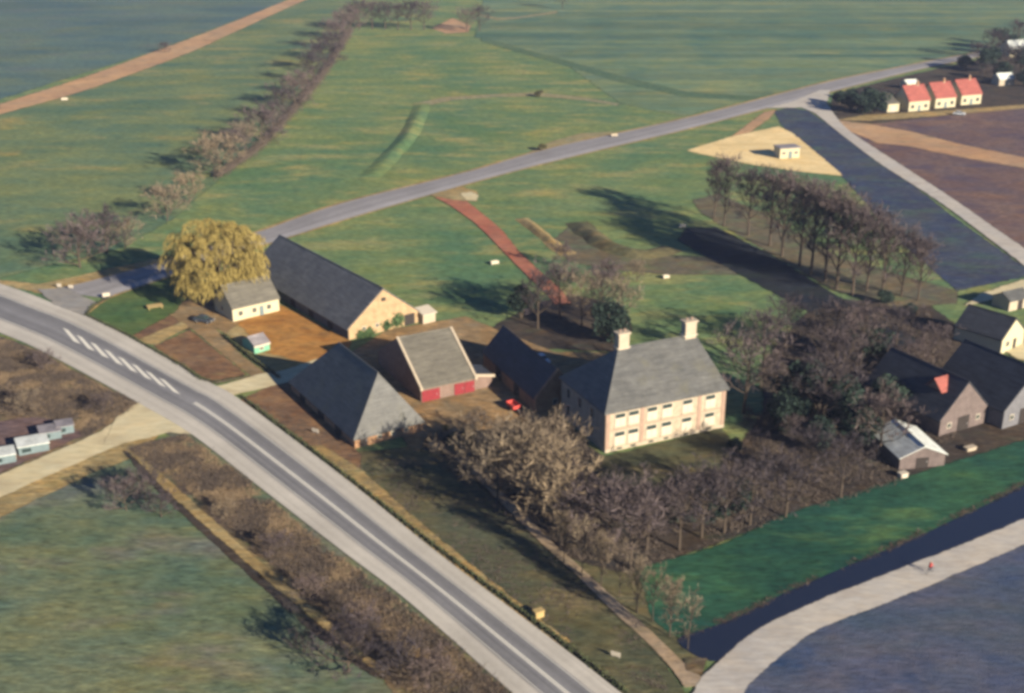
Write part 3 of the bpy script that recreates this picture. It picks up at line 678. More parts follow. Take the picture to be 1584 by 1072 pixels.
h = bld('far_white_house', p.x, p.y, 20, 'white house half hidden among the dark trees at upper right', 'house')
shell(h, L, W, he, hr, 0, 0, 'cream'); roof(h, L, W, he, hr, 0, 0, 'pale_roof', .3, .2)
window(h, 'front', L, W, 1.2, 1.1, 1.4, 1.4); window(h, 'front', L, W, 7.2, 1.1, 1.4, 1.4); door(h, 'front', L, W, 4.4, 1.1, 2.2, 'teal')
p = G(1545, 133); L, W, he, hr = 7., 5., 2.6, 4.4
h = bld('far_shed', p.x, p.y, 15, 'small pale shed below the dark trees at far right', 'shed')
shell(h, L, W, he, hr, 0, 0, 'stone'); roof(h, L, W, he, hr, 0, 0, 'pale_roof', .2, .1, .15); door(h, 'front', L, W, 2.8, 1.2, 2., 'teal')

# the right-hand farm
def fit_gable(apexpx, hr, W, L, ph):
    """origin of a gabled building whose front-right gable apex shows at apexpx"""
    q = G(*apexpx, hr); u = Vector((math.cos(R(ph)), math.sin(R(ph)))); v = Vector((-u.y, u.x))
    o = Vector((q.x, q.y))-u*L-v*W/2; return o.x, o.y
ph = -60; L, W, he, hr = 17., 11., 3.2, 8.6
x, y = fit_gable((1499, 592), hr, W, L, ph)
f1 = bld('dark_barn', x, y, ph, 'dark roofed barn with brownish gable behind the white roofed shed at right', 'barn')
shell(f1, L, W, he, hr, 0, 0, 'gable_brown'); rf = roof(f1, L, W, he, hr, 0, 0, 'slate_dark', .4, .1)
door(f1, 'right', L, W, 4.2, 2.6, 2.6, 'dark'); window(f1, 'right', L, W, 1.6, 1.2, 1., 1.); window(f1, 'right', L, W, 8.4, 1.2, 1., 1.)
d = MB().prof([(L-5.6, hr-1.9), (L-2.6, hr-1.9), (L-4.1, hr-.3)], W/2-3.2, W/2-.6).build('dormer', M['brick_dark'], rf)
s_ = MB(); s_.v = [(L-6.0,W/2-3.5,hr-2.0),(L-4.1,W/2-3.5,hr+.0),(L-2.2,W/2-3.5,hr-2.0),(L-6.0,W/2-.2,hr-2.0),(L-4.1,W/2-.2,hr+.0),(L-2.2,W/2-.2,hr-2.0)]
s_.f = [(0,1,4,3),(1,2,5,4)]; s_.build('dormer_roof', M['red_roof'], rf)
L, W, he, hr = 15., 13., 3.4, 9.4; x, y = fit_gable((1604, 572), hr, W, L, ph)
f2 = bld('grey_gabled_barn', x, y, ph, 'black roofed barn with broad grey gable at the right edge', 'barn')
shell(f2, L, W, he, hr, 0, 0, 'gable_grey'); roof(f2, L, W, he, hr, 0, 0, 'slate_dark', .4, .1)
door(f2, 'right', L, W, 4., 3., 2.8, 'dark'); window(f2, 'right', L, W, 1.5, 1.3, 1., 1.)
L, W, he, hr = 10., 8., 3., 6.2; x, y = fit_gable((1572, 494), hr, W, L, -50)
f3 = bld('cream_gabled_house', x, y, -50, 'dark roofed house with cream gable wall beside the pale yard', 'house')
shell(f3, L, W, he, hr, 0, 0, 'cream'); roof(f3, L, W, he, hr, 0, 0, 'slate_dark', .3, .1)
window(f3, 'right', L, W, 1.5, 1.1, 1.2, 1.2); door(f3, 'right', L, W, 4.2, 1., 2.1, 'dark')
L, W, he, hr = 6., 4.5, 2.2, 3.4; p = G(1560, 482)
f4 = bld('grey_outhouse', p.x, p.y, 28, 'low grey roofed outhouse above the cream gabled house', 'shed')
shell(f4, L, W, he, hr, 0, 0, 'stone'); roof(f4, L, W, he, hr, 0, 0, 'slate', .2, .1, .15); door(f4, 'front', L, W, 2.5, 1.4, 2., 'dark')
L, W, he, hr = 9.6, 7.6, 2.1, 3.7; x, y = fit_gable((1430, 691), hr, W, L, -79)
f5 = bld('white_roofed_shed', x, y, -79, 'low shed with bright pale sheet roof at the edge of the wood', 'shed')
shell(f5, L, W, he, hr, 0, 0, 'gable_brown'); roof(f5, L, W, he, hr, 0, 0, 'pale_roof', .3, .25, .12)
door(f5, 'right', L, W, 2.8, 2., 1.8, 'dark')
# low sheds on the allotment
for i, (px, py, L, W, lab) in enumerate(((30,706,4.6,3.6,'largest pale topped allotment shed beside the side lane'),(-12,722,3.6,3.2,'pale topped allotment shed cut off by the left edge of the photo'),(64,684,3.2,3.0,'dull teal sided allotment shed right of the large pale one'),(90,674,2.6,2.6,'smallest dim allotment shed nearest the junction'))):
    p = G(px, py); g = bld('allotment_shed', p.x, p.y, 27, lab, 'shed', 'allotment sheds beside the side lane')
    he, hr = 1.5, 1.9
    MB().prof([(0, 0), (L, 0), (L, he-.1), (0, he)], 0, W).build('wall', M['teal'], g)
    MB().prof([(-.15, he+.03), (L+.15, he-.1), (L+.15, he+.03), (-.15, he+.16)], -.2, W+.15).build('roof', M['pale_roof' if i < 2 else 'shed_roof'], g)
    on_wall(g, 'pane', 'glass', 'front', L, W, .5, .5, L*.3, .6, .1, .06); on_wall(g, 'door', 'white', 'right', L, W, .9, .03, .9, 1.2, .1, .06)

# ------------------------------------------------------------------ trees
rng = random.Random(7); nrg = np.random.default_rng(11)
def bare_tree(seed, h, spread, clear=.22, limbs=11, up=.9, branches=7, twigs=9, tw=.055, tl=1.25, trunk_r=.26):
    r = random.Random(seed); tr = MB(); tri = []
    def rv(): return Vector((r.gauss(0, 1), r.gauss(0, 1), r.gauss(0, 1))).normalized()
    top = Vector((r.uniform(-.4, .4), r.uniform(-.4, .4), h*.86))
    mid = Vector((r.uniform(-.25, .25), r.uniform(-.25, .25), h*.45))
    def spine(t): return (Vector((0, 0, 0))*(1-t)**2+mid*2*t*(1-t)+top*t*t)
    tr.tube([spine(t) for t in (0, .25, .5, .75, 1)], [trunk_r, trunk_r*.8, trunk_r*.58, trunk_r*.33, .03], 7)
    def twig(p, d, l, wd):
        s = d.cross(rv()).normalized()*wd*.30
        b = p+d*l*.55+rv()*l*.08
        e = p+d*l+rv()*l*.16+Vector((0, 0, .05*l))
        tri.append((p-s, p+s, b+s*.6)); tri.append((p-s*.4, b+s*.7, e))
    def sprays(p, d, l):
        for _ in range(twigs):
            dd = (d*.7+rv()*.75+Vector((0, 0, .25))).normalized(); q = p-d*l*r.uniform(0, .75)
            ll = tl*r.uniform(.6, 1.35); twig(q, dd, ll, tw*r.uniform(.6, 1.1))
            for _ in range(2):
                d2 = (dd*.7+rv()*.7+Vector((0, 0, .15))).normalized()
                twig(q+dd*ll*r.uniform(.3, .9), d2, ll*.6, tw*.62)
    for k in range(limbs):
        t = clear+(1-clear)*((k+r.random())/limbs)**.85
        p = spine(t); az = k*2.4+r.uniform(-.5, .5)
        env = math.sin(math.pi*min(1, .22+.78*(t-clear)/(1-clear)))**.7*.85+.18
        ln = spread*env*r.uniform(.8, 1.2); upk = up*(.6+.9*t)
        d = Vector((math.cos(az), math.sin(az), upk)).normalized()
        ln = ln/max(.35, math.hypot(d.x, d.y)); ln = min(ln, (h*1.02-p.z)/max(d.z, .2)) if d.z > 0 else ln
        c = p+d*ln*.5+Vector((0, 0, -.06*ln)); e = p+d*ln+Vector((0, 0, .10*ln))
        rad = trunk_r*(1-t)*.5+.05
        P = [p, p.lerp(c, .5)+rv()*.12, c+rv()*.2, c.lerp(e, .5)+rv()*.2, e]
        tr.tube(P, [rad, rad*.8, rad*.6, rad*.4, .02], 5)
        for b in range(branches):
            s = .25+.75*(b+r.random())/branches; i = min(3, int(s*4)); q = P[i].lerp(P[i+1], s*4-i)
            d2 = (d*.6+rv()*.8+Vector((0, 0, .3))).normalized(); l2 = ln*(.5-.28*s)+.5
            e2 = q+d2*l2
            tr.tube([q, q.lerp(e2, .5)+rv()*.1, e2], [rad*.35*(1.1-s)+.025, .03, .015], 3)
            sprays(e2, d2, l2)
    for _ in range(3): sprays(top, Vector((0, 0, 1)), h*.12)
    me_t = bpy.data.meshes.new('trunk'); me_t.from_pydata(tr.v, [], tr.f); me_t.materials.append(M['bark'])
    return me_t, np.array([[tuple(v) for v in t] for t in tri])
def variants(args, mats, n=1, prefix='crown'):
    t, tri = bare_tree(**args)
    return {m: (t, trimesh(prefix, tri, M[m])) for m in mats}
mats3 = ('twig', 'twig_violet', 'twig_dark')
BROAD = [variants(dict(seed=s, h=12, spread=4.6, limbs=13, twigs=7, tw=.06), mats3) for s in (1, 2, 3, 4)]
TALL = [variants(dict(seed=s, h=17, spread=3.2, clear=.2, limbs=18, up=1.7, branches=6, twigs=9, tw=.07, trunk_r=.3), mats3) for s in (11, 12, 13)]
BUSH = [variants(dict(seed=s, h=7, spread=3.8, clear=.06, limbs=13, up=.75, branches=6, twigs=9, tw=.05, tl=1.0, trunk_r=.16), mats3) for s in (21, 22, 23)]
YOUNG = [variants(dict(seed=s, h=8, spread=1.9, clear=.25, limbs=9, up=1.4, branches=4, twigs=6, tw=.035, tl=.8, trunk_r=.1), mats3) for s in (31, 32)]
def leafy(seed, n, rx, rz, leaf, lumps=16):
    r = np.random.default_rng(seed)
    c = r.normal(size=(lumps, 3)); c /= np.linalg.norm(c, axis=1)[:, None]; c *= r.uniform(.35, .8, (lumps, 1))
    c = c*np.array([rx, rx, rz])+np.array([0, 0, rz*1.02]); c[:, 2] = np.maximum(c[:, 2], rz*.25)
    k = r.integers(0, lumps, n); d = r.normal(size=(n, 3)); d /= np.linalg.norm(d, axis=1)[:, None]
    p = c[k]+d*(r.uniform(.55, 1.05, (n, 1))*rx*r.uniform(.3, .46, lumps)[k][:, None])*np.array([1, 1, .85])
    p[:, 2] = np.maximum(p[:, 2], .08)
    a = r.normal(size=(n, 3)); a /= np.linalg.norm(a, axis=1)[:, None]; b = np.cross(a, r.normal(size=(n, 3))); b /= np.linalg.norm(b, axis=1)[:, None]
    s = leaf*r.uniform(.6, 1.4, (n, 1))
    return np.stack([p-a*s, p+a*s, p+b*s*1.6], 1)
def stems(h, r0=.12, n=4, seed=0):
    r = random.Random(seed); b = MB()
    for k in range(n):
        a = k*2.1; b.tube([(0, 0, -.05), (math.cos(a)*h*.12, math.sin(a)*h*.12, h*.4), (math.cos(a)*h*.25, math.sin(a)*h*.25, h*.8)], [r0, r0*.7, r0*.3], 5)
    me = bpy.data.meshes.new('stem'); me.from_pydata(b.v, [], b.f); me.materials.append(M['bark']); return me
EVER = []
for s in (1, 2, 3):
    l_ = leafy(s, 2600, 3.2, 3.6, .22); st_ = stems(6.5, .18, 4, s)
    EVER.append({m: (st_, trimesh('crown', l_, M[m])) for m in ('evergreen', 'shrub')})
LOWB = []
for s in (5, 6):
    l_ = leafy(s, 700, 1.2, .8, .12, 9); st_ = stems(1.4, .05, 4, s)
    LOWB.append({m: (st_, trimesh('crown', l_, M[m])) for m in ('evergreen', 'shrub')})
FAM = {'broad': (BROAD, 12., 'bare_tree', 'tree'), 'tall': (TALL, 17., 'tall_bare_tree', 'tree'), 'bush': (BUSH, 7., 'bare_shrub', 'shrub'),
       'young': (YOUNG, 8., 'young_tree', 'tree'), 'ever': (EVER, 7., 'evergreen_tree', 'tree'), 'low': (LOWB, 1.7, 'low_shrub', 'shrub')}
cnt = [0]
LIT = [(G(932, 703), G(1118, 658)), (G(552, 700), G(652, 662)), (G(650, 622), G(735, 600))]
def cap(p, h):
    sx, sy = math.cos(SUN_AZ), math.sin(SUN_AZ)
    for a, b in LIT:
        for k in range(13):
            q = a.lerp(b, k/12); dx, dy = p.x-q.x, p.y-q.y; d = dx*sx+dy*sy
            if d > 0 and abs(dx*sy-dy*sx) < 5: h = min(h, max(1.4, d*math.tan(SUN_EL)-.1))
    return h
def tree(kind, px, yb, yt, mat, label, group=None, wide=1.0, cat=None):
    fam, h0, name, c = FAM[kind]; cnt[0] += 1
    t, cr = fam[cnt[0] % len(fam)][mat]
    p = G(px, yb); h = cap(p, hgt(px, yb, yt))
    o = empty(name, p, rng.uniform(0, 6.28)); s = h/h0; o.scale = (s*wide, s*wide, s)
    link('trunk' if kind not in ('ever', 'low') else 'stem', t, o); link('crown', cr, o)
    return tag(o, label, cat or c, group)
# hedge row along the ditch, nearest first
row = [(342,270,222),(362,256,208),(384,241,196),(406,224,180),(424,204,160),(441,185,142),(456,167,126),(472,148,110),(488,130,90),(501,112,74),(512,95,56),(522,78,40),(532,62,26),(542,48,14)]
for i, (x, b, t) in enumerate(row):
    k = 'broad' if i % 3 else 'bush'
    tree(k, x+rng.uniform(-3, 3), b, t+rng.uniform(-4, 4), 'twig_dark' if i in (4, 5, 8, 9, 10) else ('twig' if i in (0, 2) else 'twig_violet'),  # dark twigs put the clumps' own shade into colour
         f'{ordn[i]} leafless tree from the road end of the long hedge row between the pastures', 'trees in the hedge row between the pastures', 1.4)
for i, (x, b, t, l) in enumerate(((332,280,236,'nearest the hedge row'),(293,314,276,'in the middle of the line'),(259,341,298,'lowest and leftmost in the line'))):
    tree('bush' if i else 'young', x, b, t, 'twig', f'small leafless pasture tree with a long shadow, {l}', 'small trees below the hedge row', 1.2)
for i, (x, b, t, l) in enumerate(((124,414,352,'left of the dark clump'),(166,392,338,'at the heart of the dark clump'),(194,384,348,'right of the dark clump near the willow'))):
    tree('bush', x, b, t, ('twig_violet', 'twig_dark', 'twig')[i], f'wide leafless shrub {l} opposite the willow', 'shrubs across the road from the willow', 1.25)
for i, x in enumerate((556, 576, 596, 616, 636, 656)):
    tree('broad', x, 46+rng.uniform(-1, 1), 8+rng.uniform(-4, 4), 'twig_violet' if i % 2 else 'twig_dark', f'{ordn[i]} tree from the left in the far row along the pasture top', 'far trees along the pasture top', 1.3)
tree('broad', 722, 50, 18, 'twig_violet', 'left tree of the far pair beside the bare patch', 'far pair of trees', 1.2)
tree('broad', 742, 48, 14, 'twig_dark', 'right tree of the far pair beside the bare patch', 'far pair of trees', 1.2)
tree('broad', 870, 14, -16, 'twig_dark', 'dark tree at the very top edge of the photo right of centre')
tree('ever', 833, 150, 138, 'shrub', 'lone round bush in the middle of the upper pasture', wide=1.4, cat='bush')
tree('bush', 255, 82, 68, 'twig_dark', 'small dark bush beside the tan track at upper left', wide=1.2)
tree('ever', 838, 233, 222, 'shrub', 'low green bush beside the upper road above the brick drive', wide=1.7, cat='bush')
# court trees between the long barn and the pit
for i, (x, b, t, k, m, l) in enumerate(((832,508,432,'broad','twig_dark','leftmost bare tree of the courtyard clump behind the stable'),(866,494,418,'broad','twig_violet','tall bare tree where the brick drive meets the court'),
        (900,505,430,'broad','twig','bare tree in the middle of the clump behind the stable'),(930,496,424,'broad','twig_violet','bare tree just behind the left chimney'),
        (962,512,444,'broad','twig','rightmost bare tree of the clump behind the farmhouse roof'),(806,492,440,'ever','evergreen','dark evergreen at the left end of the courtyard clump'),
        (945,530,462,'ever','evergreen','dark evergreen close behind the left chimney'),(872,416,384,'bush','twig_violet','bare shrub on the left lip of the bare pit'),
        (940,446,412,'bush','twig_violet','bare shrub below the bare pit'),(985,436,408,'bush','twig','small bare shrub right of the bare pit'))):
    tree(k, x, b, t, m, l, wide=1.0)
# the row of tall trees along the right ditch
prow = [(1107,337,256),(1121,350,254),(1160,364,270),(1188,380,272),(1211,396,282),(1234,412,290),(1256,424,300),(1276,435,306),(1297,447,318),(1318,457,326),(1340,450,334),(1366,460,346),(1392,458,360),(1420,464,384)]
for i, (x, b, t) in enumerate(prow):
    tree('tall', x+rng.uniform(-3, 3), b, t+rng.uniform(-6, 6), 'twig_dark' if i < 4 and i != 1 else 'twig_violet', f'{ordn[i]} tall bare tree from the left in the row beside the right ditch', 'tall bare trees along the right ditch', 1.15 if i > 1 else .9)
for i, (x, b, t, m, l) in enumerate(((1370,470,448,'evergreen','dark evergreen shrub at the foot of the tall row'),(1408,492,470,'evergreen','dark evergreen shrub below the right end of the tall row'))):
    tree('ever', x, b, t, m, l, wide=1.3, cat='shrub')
# the wood right of the house
wood = [(1150,640,505),(1180,575,478),(1170,700,590),(1228,690,575),(1215,545,455),(1290,620,505),(1330,570,470),(1268,665,545),(1250,745,625),(1360,705,600),(1385,545,470),(1290,545,460),(1400,600,520),(1300,770,670),(1215,800,700),(1440,570,500)]
def ranked(items):
    """rank from the left within upper, middle and lower third"""
    ys = sorted(t[1] for t in items); a, b = ys[len(ys)//3], ys[2*len(ys)//3]; out = {}
    for nm, sel in (('upper', [t for t in items if t[1] < a]), ('middle', [t for t in items if a <= t[1] < b]), ('lower', [t for t in items if t[1] >= b])):
        for k, t in enumerate(sorted(sel)): out[t] = f'{ordn[k]} from left among the {nm} '
    return out
wood = [(x, b, int(b-(b-t)*.82)) for x, b, t in wood]
rk = ranked(wood)
for i, (x, b, t) in enumerate(wood):
    tree('broad', x, b, t, ('twig_violet', 'twig_dark', 'twig_dark')[i % 3], rk[(x, b, t)]+'leafless trees of the wood right of the farmhouse', 'leafless trees in the wood right of the farmhouse', 1.15)
for i, (x, b, t, l) in enumerate(((1240,640,560,'dark evergreen in the middle of the wood'),(1300,660,585,'dark evergreen in the wood left of the white roofed shed'),(1135,700,668,'dark round bush at the right corner of the house lawn'),(1215,665,600,'evergreen added to darken the wood just right of the farmhouse'),(1268,700,630,'evergreen added to darken the wood, halfway between farmhouse and white roofed shed'),(1330,690,625,'evergreen added to darken the wood close left of the white roofed shed'),(1375,640,575,'evergreen added to darken the wood behind the white roofed shed'),(1340,560,500,'evergreen added to darken the wood below the tall tree row'),(1050,815,765,'left evergreen added for shadow in the gap before the house lawn'),(1098,808,752,'middle evergreen added for shadow in the gap before the house lawn'),(1145,795,745,'right evergreen added for shadow in the gap before the house lawn'))):  # entries after the round bush are evergreens added to deepen the shade
    tree('ever', x, b, t, 'evergreen', l, wide=1.1, cat='tree' if i != 2 else 'bush')
# front trees between the house and the road
front = [(728,742,640,'bush','twig'),(770,778,660,'broad','twig'),(812,770,660,'broad','twig'),(800,735,640,'broad','twig'),(842,800,690,'broad','twig'),(868,845,725,'broad','twig'),(905,850,745,'broad','twig_violet'),(940,870,760,'broad','twig_violet'),(975,880,765,'broad','twig_violet'),(1000,850,755,'broad','twig_violet'),(842,740,655,'bush','twig')]
front = [(x, b, int(b-(b-t)*.92), k, m) for x, b, t, k, m in front]
rk = ranked(front)
for i, q in enumerate(front):
    x, b, t, k, m = q
    tree(k, x, b, t, m, rk[q]+'brown leafless trees before the farmhouse', 'brown leafless trees before the farmhouse', 1.2)
for i, (x, b, t) in enumerate(((1050,850,760),(1085,832,745),(1120,825,735),(1160,812,725))):
    tree('broad', x, b, t, 'twig_dark', f'{ordn[i]} dark leafless tree from the left along the top of the lush green strip', 'dark trees along the lush strip', 1.15)
for i, (x, b, t) in enumerate(((700,700,655),(722,690,650),(690,668,640))):
    tree('ever', x, b, t, 'evergreen' if i == 0 else 'shrub', ('dark evergreen bush between the hipped barn and the tree clump', 'olive bush right of the dark evergreen bush', 'small olive bush at the hipped barn corner')[i], wide=.8, cat='bush')
slim = ((872,872,800),(900,892,815),(930,905,835),(958,925,850),(985,948,870),(1010,962,890),(1036,985,905),(1064,1005,930))
for i, (x, b, t) in enumerate(slim):
    tree('young' if i % 2 else 'tall', x, b, t, 'twig', f'{ordn[i]} slim bare tree from upper left along the lower dirt track', 'slim trees along the dirt track', .85)
# dark clump by the hamlet and at the top right corner
ham = ((1298,162,140),(1316,170,140),(1334,176,142),(1352,176,138),(1342,158,134),(1318,154,136),(1368,166,140))
rk = ranked(ham)
for x, b, t in ham:
    tree('ever', x, b, t, 'evergreen', rk[(x, b, t)]+'evergreens left of the red roofed houses', 'dark evergreens by the red roofed houses', 1.3)
frw = ((1492,108,84),(1510,100,70),(1528,112,72),(1532,90,52),(1552,76,40),(1574,72,36),(1580,108,70),(1560,112,76),(1545,124,92),(1600,90,44),(1588,134,104),(1522,128,102))
rk = ranked(frw)
for i, (x, b, t) in enumerate(frw):
    tree('broad' if i % 2 else 'ever', x, b, t, 'twig_dark' if i % 2 else 'evergreen', rk[(x, b, t)]+'dark trees of the far right wood', 'dark trees in the far right wood', 1.3)
# lower left shrubs
for i, (x, b, t, m, l) in enumerate(((196,790,748,'twig_violet','leftmost dark bramble shrub below the side lane'),(225,775,735,'twig_dark','dark bramble shrub beside the foot track corner'),(250,800,768,'twig_dark','low bramble shrub on the pasture side of the foot track'),
        (430,860,832,'twig_violet','scrubby shrub halfway down the belt beside the main road'),(480,930,900,'twig_violet','scrubby shrub in the belt right of the foot track'),(560,985,945,'twig_violet','scrubby shrub low in the belt beside the main road'),
        (540,1040,980,'twig_dark','dark shrub at the bottom edge beside the foot track'),(620,1050,1000,'twig_dark','dark shrub at the bottom edge of the scrub belt'),(670,1065,1022,'twig_violet','violet shrub at the bottom edge near the main road'),
        (350,800,778,'twig','pale shrub high in the scrub belt'),(70,575,548,'twig_violet','shrub in the scrub left of the main road'),(160,640,615,'twig_dark','dark shrub beside the side lane junction'),(40,640,612,'twig','pale shrub above the allotment sheds'),(470,1010,980,'twig_dark','dark shrub on the pasture beside the foot track'))):
    tree('bush', x, b, t, m, l, wide=1.2)

# the yellow willow
def willow():
    r = np.random.default_rng(5); lumps = []
    for k in range(64):
        a = k*2.39996; t = (k+.5)/64; zc = 1-1.7*t; rad = math.sqrt(max(0, 1-zc*zc))*r.uniform(.74, 1.1)
        lumps.append((math.cos(a)*rad*9.2, math.sin(a)*rad*9.2, 9.3+zc*6.9+r.normal()*.8, r.uniform(1.3, 2.9)))
    lumps = np.array(lumps); n = 17000
    k = r.integers(0, 64, n); d = r.normal(size=(n, 3)); d /= np.linalg.norm(d, axis=1)[:, None]; d[:, 2] = np.abs(d[:, 2])*1.1-.45
    p = lumps[k, :3]+d*lumps[k, 3:4]*r.uniform(.8, 1.05, (n, 1))
    out = p[:, :2]/np.maximum(np.linalg.norm(p[:, :2], axis=1), .1)[:, None]
    ln = r.uniform(.35, 1.25, n)
    m = p.copy(); m[:, :2] += out*(ln*.22)[:, None]+r.normal(size=(n, 2))*.12; m[:, 2] -= ln*.45
    e = m.copy(); e[:, :2] += out*(ln*.05)[:, None]+r.normal(size=(n, 2))*.15; e[:, 2] -= ln*.75; e[:, 2] = np.maximum(e[:, 2], .3)
    s = r.normal(size=(n, 3)); s[:, 2] *= .25; s /= np.linalg.norm(s, axis=1)[:, None]; s *= r.uniform(.035, .075, (n, 1))
    T = np.concatenate([np.stack([p-s, p+s, m+s], 1), np.stack([p-s, m+s, m-s], 1), np.stack([m-s, m+s, e], 1)])
    a = r.normal(size=(n, 3)); a /= np.linalg.norm(a, axis=1)[:, None]; q = p+r.normal(size=(n, 3))*.15
    T2 = np.stack([q-a*.12, q+a*.12, q+np.roll(a, 1, 1)*.2], 1)
    tr = MB(); tr.tube([(0,0,-.1),(.1,.1,2.2),(0,.2,4.2)], [.75, .6, .5], 9)
    for c in lumps[::2]:
        tr.tube([(0, .2, 3.6), (c[0]*.4, c[1]*.4, 3.6+(c[2]-3.6)*.65), (c[0]*.8, c[1]*.8, c[2]), (c[0], c[1], c[2])], [.3, .2, .1, .03], 5)
    return tr, np.concatenate([T, T2])
p = G(342, 468); wl = empty('willow_tree', p); tr, T = willow()
tr.build('trunk', M['bark'], wl); link('crown', trimesh('crown', T, M['willow']), wl); tag(wl, 'big rounded yellow willow leaning over the white cottage', 'tree')

# ------------------------------------------------------------------ hedges, ivy, scrub
def hedge(name, px, wdt, hh, label, mat='hedge', dens=26):
    P = dense(polyline(px, 0), .5, False); r = np.random.default_rng(len(px)); tri = []
    o = empty(name, P[0]); b = MB(); b.tube([p-P[0]+Vector((0, 0, hh*.45)) for p in P[::3]], hh*.32, 5); b.build('stem', M['bark'], o)
    C = np.array([tuple(p-P[0]) for p in P]); n = len(P)*dens; k = r.integers(0, len(P), n)
    q = C[k]+np.stack([r.normal(size=n)*wdt*.4, r.normal(size=n)*wdt*.4, np.abs(r.uniform(.05, 1, n))*hh], 1)
    a = r.normal(size=(n, 3)); a /= np.linalg.norm(a, axis=1)[:, None]; c = np.cross(a, r.normal(size=(n, 3))); c /= np.linalg.norm(c, axis=1)[:, None]
    s = r.uniform(.08, .18, (n, 1)); link('foliage', trimesh('foliage', np.stack([q-a*s, q+a*s, q+c*s*1.5], 1), M[mat]), o)
    return tag(o, label, 'hedge')
hedge('low_hedge', [(170,462),(142,476),(134,489),(200,521),(284,569),(310,588),(335,594),(385,584)], .5, .6, 'low dark hedge edging the farm garden along the main road')
hedge('low_hedge', [(374,615),(420,650),(530,733),(664,839),(792,936),(900,1018),(968,1072)], .5, .55, 'long low dark hedge between the main road and the barn lawn')
hedge('bramble_hedge', [(338,276),(362,260),(384,245),(406,228),(424,208),(441,189),(456,171),(472,152),(488,134),(501,116),(512,99),(522,82),(532,66),(542,50)], 2.4, 2.2, 'long brown bramble hedge under the trees between the pastures', 'bramble', 60)
hedge('low_hedge', [(346,520),(398,562),(432,586)], .5, .7, 'short hedge below the little green shed')
def ivy(parent, L, W, pts):
    tri = []
    for (u, z, rad) in pts:
        n = int(260*rad); r = np.random.default_rng(int(u*10))
        d = r.normal(size=(n, 3))*rad*.42; q = np.stack([L+.12+np.abs(d[:, 0])*.3, u+d[:, 1], np.maximum(z+d[:, 2], .1)], 1)
        a = r.normal(size=(n, 3))*.16; c = r.normal(size=(n, 3))*.16; tri.append(np.stack([q-a, q+a, q+c*1.4], 1))
    link('ivy', trimesh('ivy', np.concatenate(tri), M['ivy']), parent)
ivy(b1, 44.43, 16.22, [(11.2, 1.6, 1.5), (8.6, 1.1, 1.0), (4.5, .5, 1.2), (2.5, .5, 1.)])
def inside(px, py, poly):
    c = False; j = len(poly)-1
    for i in range(len(poly)):
        if (poly[i][1] > py) != (poly[j][1] > py) and px < (poly[j][0]-poly[i][0])*(py-poly[i][1])/(poly[j][1]-poly[i][1])+poly[i][0]: c = not c
        j = i
    return c
def scatter(name, polys, n, mat, h, spread=.35, blades=6, clump=.3, seed=3):
    r = random.Random(seed); pts = []
    for poly in polys:
        Q = [G(x, y) for x, y in poly]; P2 = [(q.x, q.y) for q in Q]
        x0, x1 = min(q[0] for q in P2), max(q[0] for q in P2); y0, y1 = min(q[1] for q in P2), max(q[1] for q in P2)
        k = 0; tries = 0
        while k < n//len(polys) and tries < n*12:
            tries += 1; x, y = r.uniform(x0, x1), r.uniform(y0, y1)
            if mnoise.noise((x*clump, y*clump, seed)) < r.uniform(-.35, .35): continue
            if inside(x, y, P2): pts.append((x, y)); k += 1
    pts = np.array(pts); m = len(pts); g = np.random.default_rng(seed)
    p = np.repeat(pts, blades, 0); nn = len(p)
    b = np.concatenate([p+g.normal(size=(nn, 2))*spread*.4, np.full((nn, 1), .02)], 1)
    hh = np.repeat(g.uniform(.5, 1.3, m), blades)*h*g.uniform(.6, 1.2, nn)
    t = b+np.concatenate([g.normal(size=(nn, 2))*spread, hh[:, None]], 1)
    s = np.concatenate([g.normal(size=(nn, 2)), np.zeros((nn, 1))], 1); s /= np.linalg.norm(s, axis=1)[:, None]; s *= .06*g.uniform(.6, 1.5, (nn, 1))
    o = link(name, trimesh(name, np.stack([b-s, b+s, t], 1), M[mat])); tag(o, kind='stuff'); return o
belt = [(196,696),(286,674),(330,704),(403,762),(500,845),(629,938),(790,1078),(700,1100),(600,1052),(516,962),(416,866),(276,746)]
scr2 = [(0,524),(54,545),(151,595),(214,628),(134,676),(100,650),(0,640)]
scatter('dead_grass', [belt, scr2], 15000, 'deadgrass', .32, .35, 6, .25, 3)
scatter('brambles', [belt, scr2], 15000, 'bramble', .45, .5, 6, .2, 8)
verge = [(380,622),(560,748),(700,860),(900,1015),(1040,1075),(1000,1000),(860,860),(700,715),(560,705),(460,640)]
scatter('rough_grass', [verge], 2500, 'bramble', .15, .3, 5, .15, 5)
scatter('reeds', [[(1040,984),(1142,948),(1258,892),(1400,833),(1600,738),(1600,748),(1400,843),(1258,902),(1142,958),(1050,996)]], 2600, 'bramble', .35, .3, 5, .2, 9)
scatter('woodland_scrub', [[(640,690),(740,630),(860,640),(930,706),(960,770),(1120,720),(1180,560),(1260,480),(1420,470),(1560,600),(1400,745),(1210,805),(1000,880),(860,860)]], 16000, 'bramble', .4, .45, 5, .15, 6)

